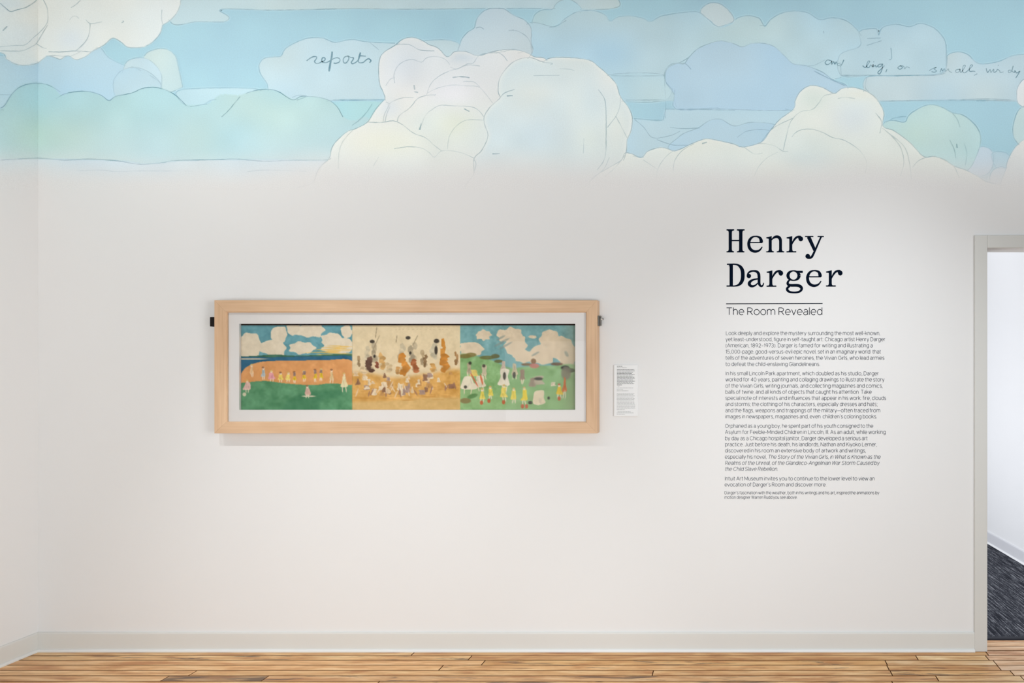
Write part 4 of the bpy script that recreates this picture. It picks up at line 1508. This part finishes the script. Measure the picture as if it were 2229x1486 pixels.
r0, r1, r2, r3 = rect(mo, MY), rect(wi, MY), rect(wi, MY + 0.0125, 0.0006), rect(mo, MY + 0.0125)
for a, b_ in ((r0, r1), (r1, r2), (r2, r3), (r3, r0)):
    for i in range(4):
        j = (i + 1) % 4
        bm.faces.new((a[i], a[j], b_[j], b_[i]))
obj('mat_board', from_bm('mat_board', bm), M_mat, pic)
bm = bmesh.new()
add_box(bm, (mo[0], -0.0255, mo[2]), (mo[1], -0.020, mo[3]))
obj('backing_board', from_bm('backing_board', bm), M_backing, pic)['label'] = 'backing board darkened in colour for the thin shade line above the sheets'
bm = bmesh.new()
add_box(bm, (FI[0] + 0.0003, -0.0448, FI[2] + 0.0003), (FI[1] - 0.0003, -0.0430, FI[3] - 0.0003))
obj('glass_pane', from_bm('glass_pane', bm), M_glass, pic)

# the picture itself: a plain painted landscape in three joined sheets
PX0, PX1, PY0, PY1 = 514, 1259, 698, 898
PW, PH = PX1 - PX0 + 1, PY1 - PY0 + 1
pyy, pxx = np.mgrid[0:PH, 0:PW].astype(float)
pxx += PX0
pyy += PY0
art = np.zeros((PH, PW, 3))


def wash(seed, amp, cell=14):
    return (value_noise(PW, PH, cell, seed)[..., None] - 0.5) * amp + (value_noise(PW, PH, 4, seed + 50)[..., None] - 0.5) * amp * 0.5


def apoly(pts, col, soft=0, amp=10, seed=1, alpha=1.0, curve=True):
    global art
    pp = smooth(pts, True, 1.5) if curve else np.array(pts, float)
    m = poly_mask(pp - np.array([PX0, PY0]), PW, PH).astype(float)
    if soft:
        m = box_blur(m, soft, 2)
    a = (m * alpha)[..., None]
    art = art * (1 - a) + (np.array(col, float) + wash(seed, amp)) * a


def adab(x, y, rx, ry, col, alpha=0.9, rot=0.0):
    global art
    c, s = math.cos(rot), math.sin(rot)
    u = ((pxx - x) * c + (pyy - y) * s) / rx
    v_ = (-(pxx - x) * s + (pyy - y) * c) / ry
    a = (np.clip(1.35 - np.sqrt(u * u + v_ * v_), 0, 0.35) / 0.35 * alpha)[..., None]
    art = art * (1 - a) + np.array(col, float) * a


X1, X2 = 766.5, 1002.0
CR = (229, 214, 188)
# sheet one: teal sky, cumulus, far shore, orange field, meadow
apoly([(500, 690), (X1, 690), (X1, 900), (500, 900)], (104, 158, 166), amp=26, seed=3, curve=False)
R1 = np.random.RandomState(4)


def puff(cx, cy, w, h, col, n=7, seed=0, amp=10):
    r = np.random.RandomState(seed)
    pts = []
    for k in range(n * 2):
        a = 2 * math.pi * k / (n * 2)
        q_ = (1.0 if k % 2 == 0 else 0.86) * r.uniform(0.85, 1.1)
        pts.append((cx + math.cos(a) * w * q_, cy + math.sin(a) * h * q_))
    apoly(pts, col, amp=amp, seed=seed + 9)


for i, (cx, cy, w, h) in enumerate([(540, 752, 27, 27), (595, 757, 30, 18), (607, 728, 18, 18), (640, 716, 16, 14), (676, 718, 27, 16), (657, 757, 27, 14), (722, 738, 22, 14), (735, 752, 34, 16), (755, 722, 12, 14)]):
    puff(cx, cy, w * 1.12, h * 1.15, CR, 7, 20 + i)
for k in range(9):
    y = 753 + k * 2.3
    adab(720 + R1.uniform(-20, 22), y, R1.uniform(14, 34), 0.9, (234, 190, 96), 0.8, R1.uniform(-0.05, 0.05))
apoly([(500, 778), (560, 774), (600, 771), (640, 774), (700, 772), (X1, 771), (X1, 786), (500, 786)], (64, 110, 84), amp=20, seed=5)
apoly([(500, 780), (600, 777), (700, 775), (X1, 776), (X1, 800), (500, 815)], (42, 98, 128), amp=22, seed=6)
adab(545, 781, 34, 1.2, (226, 206, 172), 0.9)
apoly([(505, 832), (521, 818), (535, 800), (560, 789), (600, 785), (700, 784), (X1, 786), (X1, 845), (505, 850)], (222, 158, 98), amp=14, seed=7)
apoly([(500, 842), (540, 832), (580, 829), (620, 834), (680, 838), (720, 834), (X1 - 3, 838), (X1, 840), (X1, 900), (500, 900)], (92, 148, 106), amp=26, seed=8)
apoly([(620, 880), (640, 862), (680, 852), (720, 848), (745, 850), (740, 862), (700, 872), (690, 895), (620, 895)], (66, 124, 86), 3, 18, 9, 0.7)
# loose accents of colour in the field

def tuft(x, y, w, h, col, seed, top=0.45, legs=None, amp=14):
    """an irregular brushed patch, narrower above than below, with optional thin strokes under it"""
    r = np.random.RandomState(seed)
    j = lambda k: r.uniform(-0.22, 0.22) * k
    pts = [(x - w * top + j(w), y - h + j(h) * 0.4), (x + w * top + j(w), y - h + j(h) * 0.4), (x + w * 0.75 + j(w), y + j(h)),
           (x + w + j(w), y + h * 0.8 + j(h) * 0.5), (x + j(w), y + h + j(h) * 0.4), (x - w + j(w), y + h * 0.85 + j(h) * 0.5), (x - w * 0.7 + j(w), y + j(h))]
    apoly(pts, col, 0, amp, seed, 0.95)
    for k in (-1, 1):
        if legs is not None:
            adab(x + k * w * 0.4 + r.uniform(-1, 1), y + h * 1.25, 1.0, h * 0.5, legs, 0.85, r.uniform(-0.25, 0.25))
    for k in range(3):
        adab(x + r.uniform(-w, w) * 0.5, y + r.uniform(-h, h) * 0.6, 0.7, h * 0.4, np.array(col) * r.uniform(0.72, 0.9), 0.45, r.uniform(-0.3, 0.3))


SKIN = (238, 216, 188)
for i, (x, y, w, h, col) in enumerate([(548, 806, 4, 8, (236, 196, 148)), (573, 812, 4.5, 8, (176, 190, 194)), (591, 818, 7, 7, (232, 160, 168)), (611, 821, 6, 6, (242, 216, 106)), (627, 821, 6, 6, (242, 220, 116)), (641, 821, 4, 7, (228, 190, 50)), (662, 818, 5, 7, (230, 194, 56)), (686, 817, 4, 8, (228, 190, 46)), (699, 815, 4, 8, (230, 194, 52)), (722, 818, 5, 9, (228, 200, 150)), (538, 840, 8, 8, (230, 186, 176)), (669, 852, 7, 8, (222, 176, 160)), (749, 830, 8, 13, (238, 224, 178))]):
    tuft(x, y, w, h, col, 400 + i, 0.5, SKIN)
    adab(x + R1.uniform(-1, 1), y - h - 2.5, 2.2, 2.8, SKIN, 0.9)
    adab(x - 0.5, y - h - 4.5, 2.4, 1.7, (np.array([120, 70, 40]) if i % 2 else np.array([214, 176, 96])), 0.7)
    if i in (5, 6, 7, 8):
        tuft(x, y - h * 0.9, w * 0.8, 3.5, (150, 124, 116), 440 + i, 0.8)
for x, y, w, h in ((532, 858, 3.5, 3.5), (672, 862, 13, 1.3)):
    adab(x, y, w, h, (234, 214, 186), 0.85)
keep = art[pxx < X1].copy()
# sheet two: bare cream sky over an ochre plain with dark shrubs and boulders
apoly([(X1, 690), (X2, 690), (X2, 900), (X1, 900)], (228, 208, 170), amp=12, seed=31, curve=False)
apoly([(X1 - 8, 820), (800, 812), (860, 822), (930, 814), (X2 + 8, 810), (X2 + 8, 910), (X1 - 8, 910)], (216, 166, 92), 4, 30, 32)
apoly([(X1 - 8, 878), (850, 872), (930, 866), (X2 + 8, 868), (X2 + 8, 910), (X1 - 8, 910)], (214, 178, 116), 2, 16, 33)
R2 = np.random.RandomState(9)
for k in range(55):
    adab(R2.uniform(X1 + 6, X2 - 6), R2.uniform(842, 872), R2.uniform(3, 16), R2.uniform(0.5, 1.4), (196, 140, 66), 0.35)
BR, OR, GY = (104, 74, 60), (202, 136, 60), (184, 168, 138)
for i, (x, y, w, h, col) in enumerate([(800, 768, 9, 16, (212, 196, 164)), (803, 794, 13, 17, BR), (816, 768, 9, 22, GY), (832, 786, 10, 18, (206, 164, 104)), (780, 786, 6, 12, (172, 146, 108)), (873, 764, 10, 16, (204, 188, 156)), (880, 792, 15, 24, OR), (898, 768, 11, 22, GY), (903, 796, 11, 15, (172, 104, 62)), (921, 778, 7, 16, (182, 160, 124)), (943, 764, 11, 18, (196, 184, 156)), (963, 766, 8, 28, (208, 142, 62)), (969, 790, 15, 20, OR), (925, 786, 6, 14, (140, 112, 78)), (993, 780, 6, 14, (168, 130, 88)), (820, 794, 6, 7, (140, 78, 56)), (846, 800, 9, 11, (214, 188, 146)), (790, 806, 9, 8, (222, 196, 156)), (864, 806, 8, 8, (196, 150, 92)), (944, 800, 9, 10, (206, 158, 92))]):
    rs = np.random.RandomState(520 + i)
    for q in range(5):
        puff(x + rs.uniform(-0.45, 0.45) * w, y + (q - 2) * 0.36 * h, w * rs.uniform(0.45, 0.75), h * rs.uniform(0.3, 0.42), np.clip(np.array(col) * rs.uniform(0.9, 1.08), 0, 245), 5, 900 + i * 5 + q, 22)
    adab(x + 1, y + h * 0.5, w * 0.6, h * 0.25, np.array(col) * 0.78, 0.35)
for k in range(46):
    x, y = R2.uniform(772, 998), R2.uniform(812, 856)
    c_ = [(234, 216, 184), (232, 212, 180), (172, 146, 134), (198, 150, 92), (226, 198, 158), (146, 108, 82)][k % 6]
    tuft(x, y, R2.uniform(3, 8), R2.uniform(3, 8), c_, 600 + k, R2.uniform(0.3, 0.9), None, 14)
for k in range(22):
    adab(R2.uniform(775, 995), R2.uniform(836, 858), 1.3, R2.uniform(4, 9), [(152, 112, 96), (230, 206, 172)][k % 2], 0.8, R2.uniform(-0.6, 0.6))
for x, y, w, h in ((810, 743, 4.5, 3.2), (888, 735, 4.5, 3.2), (950, 742, 5, 4), (815, 775, 2, 3), (893, 768, 2, 3), (949, 762, 3, 8)):
    adab(x, y, w, h, (42, 36, 32), 0.85)
for a_, b_ in (((812, 760), (826, 730)), ((898, 752), (909, 730)), ((817, 735), (820, 712)), ((862, 745), (864, 730))):
    for t in np.linspace(0, 1, 30):
        adab(a_[0] + (b_[0] - a_[0]) * t, a_[1] + (b_[1] - a_[1]) * t, 0.7, 0.7, (150, 132, 104), 0.7)
for k in range(26):
    adab(860 + (k % 13) * 9.5 + R2.uniform(-2, 2), 712 + (k // 13) * 4.5, R2.uniform(1.5, 4), 0.5, (190, 168, 130), 0.5)
art[pxx < X1] = keep
keep = art[pxx < X2].copy()
# sheet three: teal sky, big cloud, green hillside
apoly([(X2, 690), (1270, 690), (1270, 900), (X2, 900)], (126, 170, 170), amp=26, seed=41, curve=False)
CR3 = (226, 206, 176)
for i, (cx, cy, w, h) in enumerate([(1025, 760, 32, 17), (1052, 729, 18, 12), (1110, 730, 32, 18), (1122, 752, 27, 26), (1140, 775, 26, 16), (1196, 738, 24, 24), (1180, 772, 34, 24), (1222, 758, 32, 30), (1235, 780, 22, 30), (1159, 733, 10, 4)]):
    puff(cx, cy, w, h, CR3, 8, 60 + i, 12)
for x, y, w, h in ((1092, 745, 16, 2.4), (1100, 752, 14, 2), (1090, 735, 9, 2), (1165, 770, 8, 2), (1233, 770, 3, 6)):
    adab(x, y, w, h, (140, 150, 140), 0.6, -0.5)
apoly([(X2 - 6, 782), (1030, 774), (1070, 784), (1110, 800), (1150, 797), (1200, 796), (1262, 802), (1270, 910), (X2 - 6, 910)], (142, 180, 122), 1, 28, 42)
apoly([(X2 - 6, 830), (1060, 850), (1150, 860), (1262, 840), (1270, 910), (X2 - 6, 910)], (150, 182, 126), 4, 22, 43, 0.6)
for x, y, w, h, col in [(1012, 775, 12, 4, (124, 108, 60)), (1025, 772, 10, 4, (130, 116, 64)), (1060, 778, 14, 3.5, (112, 110, 60)), (1078, 775, 8, 4, (108, 104, 66)), (1085, 786, 8, 3, (112, 108, 64)), (1146, 793, 10, 2.5, (132, 100, 66)), (1161, 786, 5, 5, (132, 96, 62)), (1163, 796, 9, 4.5, (204, 124, 110)), (1212, 792, 11, 3, (112, 80, 54)), (1230, 800, 8, 4, (40, 40, 34)), (1241, 806, 9, 4, (70, 74, 56)), (1232, 812, 9, 12, (132, 122, 104))]:
    adab(x, y, w, h, col, 0.85)
for i, (x, y, w, h, col) in enumerate([(1021, 802, 6, 11, (190, 172, 144)), (1032, 812, 9, 7, (230, 202, 116)), (1054, 806, 7, 11, (208, 192, 164)), (1018, 834, 17, 13, (234, 220, 196)), (1046, 830, 13, 12, (232, 216, 190)), (1096, 796, 6, 10, (204, 182, 164)), (1098, 822, 13, 18, (236, 222, 202)), (1120, 804, 6, 12, (204, 188, 156)), (1137, 816, 6, 11, (156, 132, 112)), (1172, 828, 14, 9, (190, 176, 152)), (1158, 832, 8, 9, (164, 146, 126)), (1174, 866, 16, 15, (232, 212, 182)), (1204, 836, 6, 4, (224, 206, 180))]):
    tuft(x, y, w, h, col, 700 + i, 0.6, SKIN if h > 10 and i not in (11,) else None)
for i, (x, y, w, h, col) in enumerate([(1049, 860, 6, 9, (232, 208, 96)), (1067, 854, 6, 8, (232, 208, 96)), (1097, 854, 7, 11, (234, 208, 106)), (1118, 860, 6, 10, (234, 208, 84)), (1141, 860, 7, 12, (236, 206, 62)), (1217, 850, 7, 9, (230, 190, 50)), (1229, 838, 5, 16, (214, 110, 50))]):
    tuft(x, y, w, h, col, 750 + i, 0.5, SKIN)
    if i < 6:
        adab(x, y - h - 2.5, 2.4, 3, SKIN, 0.9)
        adab(x, y - h - 4.8, 2.6, 1.7, (206, 170, 96) if i != 5 else (190, 80, 50), 0.8)
for x, y in ((1048, 876), (1064, 872), (1096, 875), (1137, 884), (1146, 884), (1217, 867)):
    adab(x, y, 3, 4, (200, 92, 60), 0.85)
adab(1032, 826, 1.5, 15, (206, 96, 70), 0.8, -0.5)
adab(1048, 826, 1.8, 10, (212, 100, 60), 0.8, -0.25)
for x, y, w, h in ((1023, 790, 3, 3), (1053, 796, 3, 3), (1098, 818, 3, 7), (1119, 816, 3, 6), (1172, 824, 8, 3), (1154, 876, 4, 3), (1194, 866, 2.5, 3), (1013, 842, 3, 3)):
    adab(x, y, w, h, (56, 52, 44), 0.8)
adab(1028, 862, 10, 4, (92, 130, 78), 0.8, -0.3)
adab(1013, 872, 10, 5, (140, 116, 76), 0.8)
art[pxx < X2] = keep
# aged paper: browner towards the right end
t = np.clip((pxx - 1215) / 45, 0, 1)[..., None]
art = art * (1 - 0.45 * t) + np.array((120, 112, 84)) * 0.45 * t
art = np.clip(art + wash(77, 7, 6), 4, 250)
art = art * 0.45 + box_blur(art, 1, 1) * 0.55
art_alb = lin(art) * 0.97


def sheet(xa, xb):
    xs = np.arange(xa, xb + 0.5, 1.0)
    ys = np.arange(708.0, PY1 - 3, 1.0)  # sheets start low so the dark backing draws the shade line
    gx, gy = np.meshgrid(xs, ys)
    c = art_alb[(gy - PY0).astype(int), np.clip((gx - PX0).astype(int), 0, PW - 1)].reshape(-1, 3)
    s = (D + AY) / D
    co_ = np.stack([(gx - 1600) / K * s, np.full(gx.shape, AY), H + (790 - gy) / K * s], -1).reshape(-1, 3)
    nx, ny = len(xs), len(ys)
    ii = np.arange(nx * ny).reshape(ny, nx)
    q_ = np.stack([ii[:-1, :-1], ii[1:, :-1], ii[1:, 1:], ii[:-1, 1:]], -1).reshape(-1, 4)
    return obj('painted_sheet', np_mesh('painted_sheet', co_, q_, c), M_paper, pic)


for (xa, xb), lb in (((518, 767), 'left sheet with orange field and meadow'), ((767.2, 1002), 'middle sheet of cream and ochre'), ((1002.2, 1255), 'right sheet with green hillside')):
    sheet(xa, xb)['label'] = lb

# security brackets on the frame's sides
x0, x1 = P(460, 0, -0.03).x, FO[0] - 0.0002
bm = bmesh.new()
add_box(bm, (x0, -0.040, P(0, 710.5, -0.03).z), (x1, -0.010, P(0, 690, -0.03).z))
bmesh.ops.bevel(bm, geom=bm.edges[:], offset=0.0015, segments=2, affect='EDGES')
hb = obj('hanging_bracket', from_bm('hanging_bracket', bm), M_black, pic)
hb['label'] = 'black bracket on the left side'
bm = bmesh.new()
bmesh.ops.create_cone(bm, cap_ends=True, segments=12, radius1=0.004, radius2=0.0032, depth=0.004)
bm.transform(__import__('mathutils').Matrix.Translation((x0 - 0.0018, -0.025, P(0, 697, -0.03).z)) @ __import__('mathutils').Matrix.Rotation(-math.pi / 2, 4, 'Y'))
obj('bracket_screw', from_bm('bracket_screw', bm), M_steel, hb)

xr0 = FO[1] + 0.0002
bm = bmesh.new()
add_box(bm, (xr0, -0.046, P(0, 709, -0.03).z), (xr0 + 0.0075, -0.006, P(0, 687, -0.03).z))
bmesh.ops.bevel(bm, geom=bm.edges[:], offset=0.0015, segments=2, affect='EDGES')
hb2 = obj('hanging_bracket', from_bm('hanging_bracket', bm), M_steel, pic)
hb2['label'] = 'dark steel bracket with bright lock screw on the right side'
bm = bmesh.new()
add_box(bm, (xr0 + 0.0077, -0.040, P(0, 708.5, -0.03).z), (xr0 + 0.0135, -0.012, P(0, 692, -0.03).z))
add_box(bm, (xr0 + 0.0077, -0.040, P(0, 691.5, -0.03).z), (xr0 + 0.0145, -0.018, P(0, 687, -0.03).z))
bmesh.ops.bevel(bm, geom=bm.edges[:], offset=0.0012, segments=1, affect='EDGES')
obj('bracket_plate', from_bm('bracket_plate', bm), M_steel, hb2)
bm = bmesh.new()
bmesh.ops.create_cone(bm, cap_ends=True, segments=14, radius1=0.0045, radius2=0.0045, depth=0.009)
bm.transform(__import__('mathutils').Matrix.Translation((xr0 + 0.0185, -0.03, P(0, 694, -0.03).z)) @ __import__('mathutils').Matrix.Rotation(math.pi / 2, 4, 'Y'))
obj('lock_screw', from_bm('lock_screw', bm), M_bright, hb2)
bm = bmesh.new()
bmesh.ops.create_cone(bm, cap_ends=True, segments=14, radius1=0.006, radius2=0.005, depth=0.003)
bm.transform(__import__('mathutils').Matrix.Translation((xr0 + 0.0245, -0.03, P(0, 694, -0.03).z)) @ __import__('mathutils').Matrix.Rotation(math.pi / 2, 4, 'Y'))
obj('screw_head', from_bm('screw_head', bm), M_steel, hb2)

# ------------------------------------------------------------------ label card
CY = -0.007
card = empty('wall_card', P(1362, 909, CY), 'small white printed label card right of the framed picture', 'card')
a, b_ = P(1336.3, 905.5, CY), P(1388.5, 794, CY)
bm = bmesh.new()
add_box(bm, (a.x, CY, a.z), (b_.x, -0.0003, b_.z))
bmesh.ops.bevel(bm, geom=bm.edges[:], offset=0.0008, segments=1, affect='EDGES')
obj('card_sheet', from_bm('card_sheet', bm), M_card, card)
M_cardink, _nt, _b = new_mat('card_ink', rgb((96, 98, 98)), 0.7, 0.1)
M_cardink2, _nt, _b = new_mat('card_ink_light', rgb((150, 152, 152)), 0.7, 0.1)
SX = 120.0 / 637.0
cl = [(833, 228, 293, 1), (849, 228, 340, 0)]
ends1 = [428, 432, 412, 400, 432, 412, 432, 436, 412, 436, 412, 426, 285]
cl += [(872 + i * 14.7, 228, e_, 1) for i, e_ in enumerate(ends1)]
cl += [(1062, 236, 262, 0), (1083, 226, 416, 0), (1097, 226, 298, 0), (1116, 226, 360, 0)]
ends2 = [430, 420, 432, 424, 432, 430, 424, 432, 430, 436, 440, 436, 440, 318]
cl += [(1146 + i * 14.5, 226, e_, 0) for i, e_ in enumerate(ends2)]
cl += [(1358, 236, 390, 0), (1372, 226, 420, 0), (1387, 226, 318, 0)]
rc = random.Random(3)
for y, xa, xb, bold in cl:
    R_ = Ribbons()
    x = xa
    while x < xb:
        wl = min(xb - x, rc.uniform(8, 34))
        R_.add([(1300 + x * SX, 640 + y * SX), (1300 + (x + wl) * SX, 640 + y * SX)], 1.0 if bold else 0.72, Y=CY - 0.0004)
        x += wl + 3.5
    obj('print_line', R_.mesh('print_line'), M_cardink if bold else M_cardink2, card)
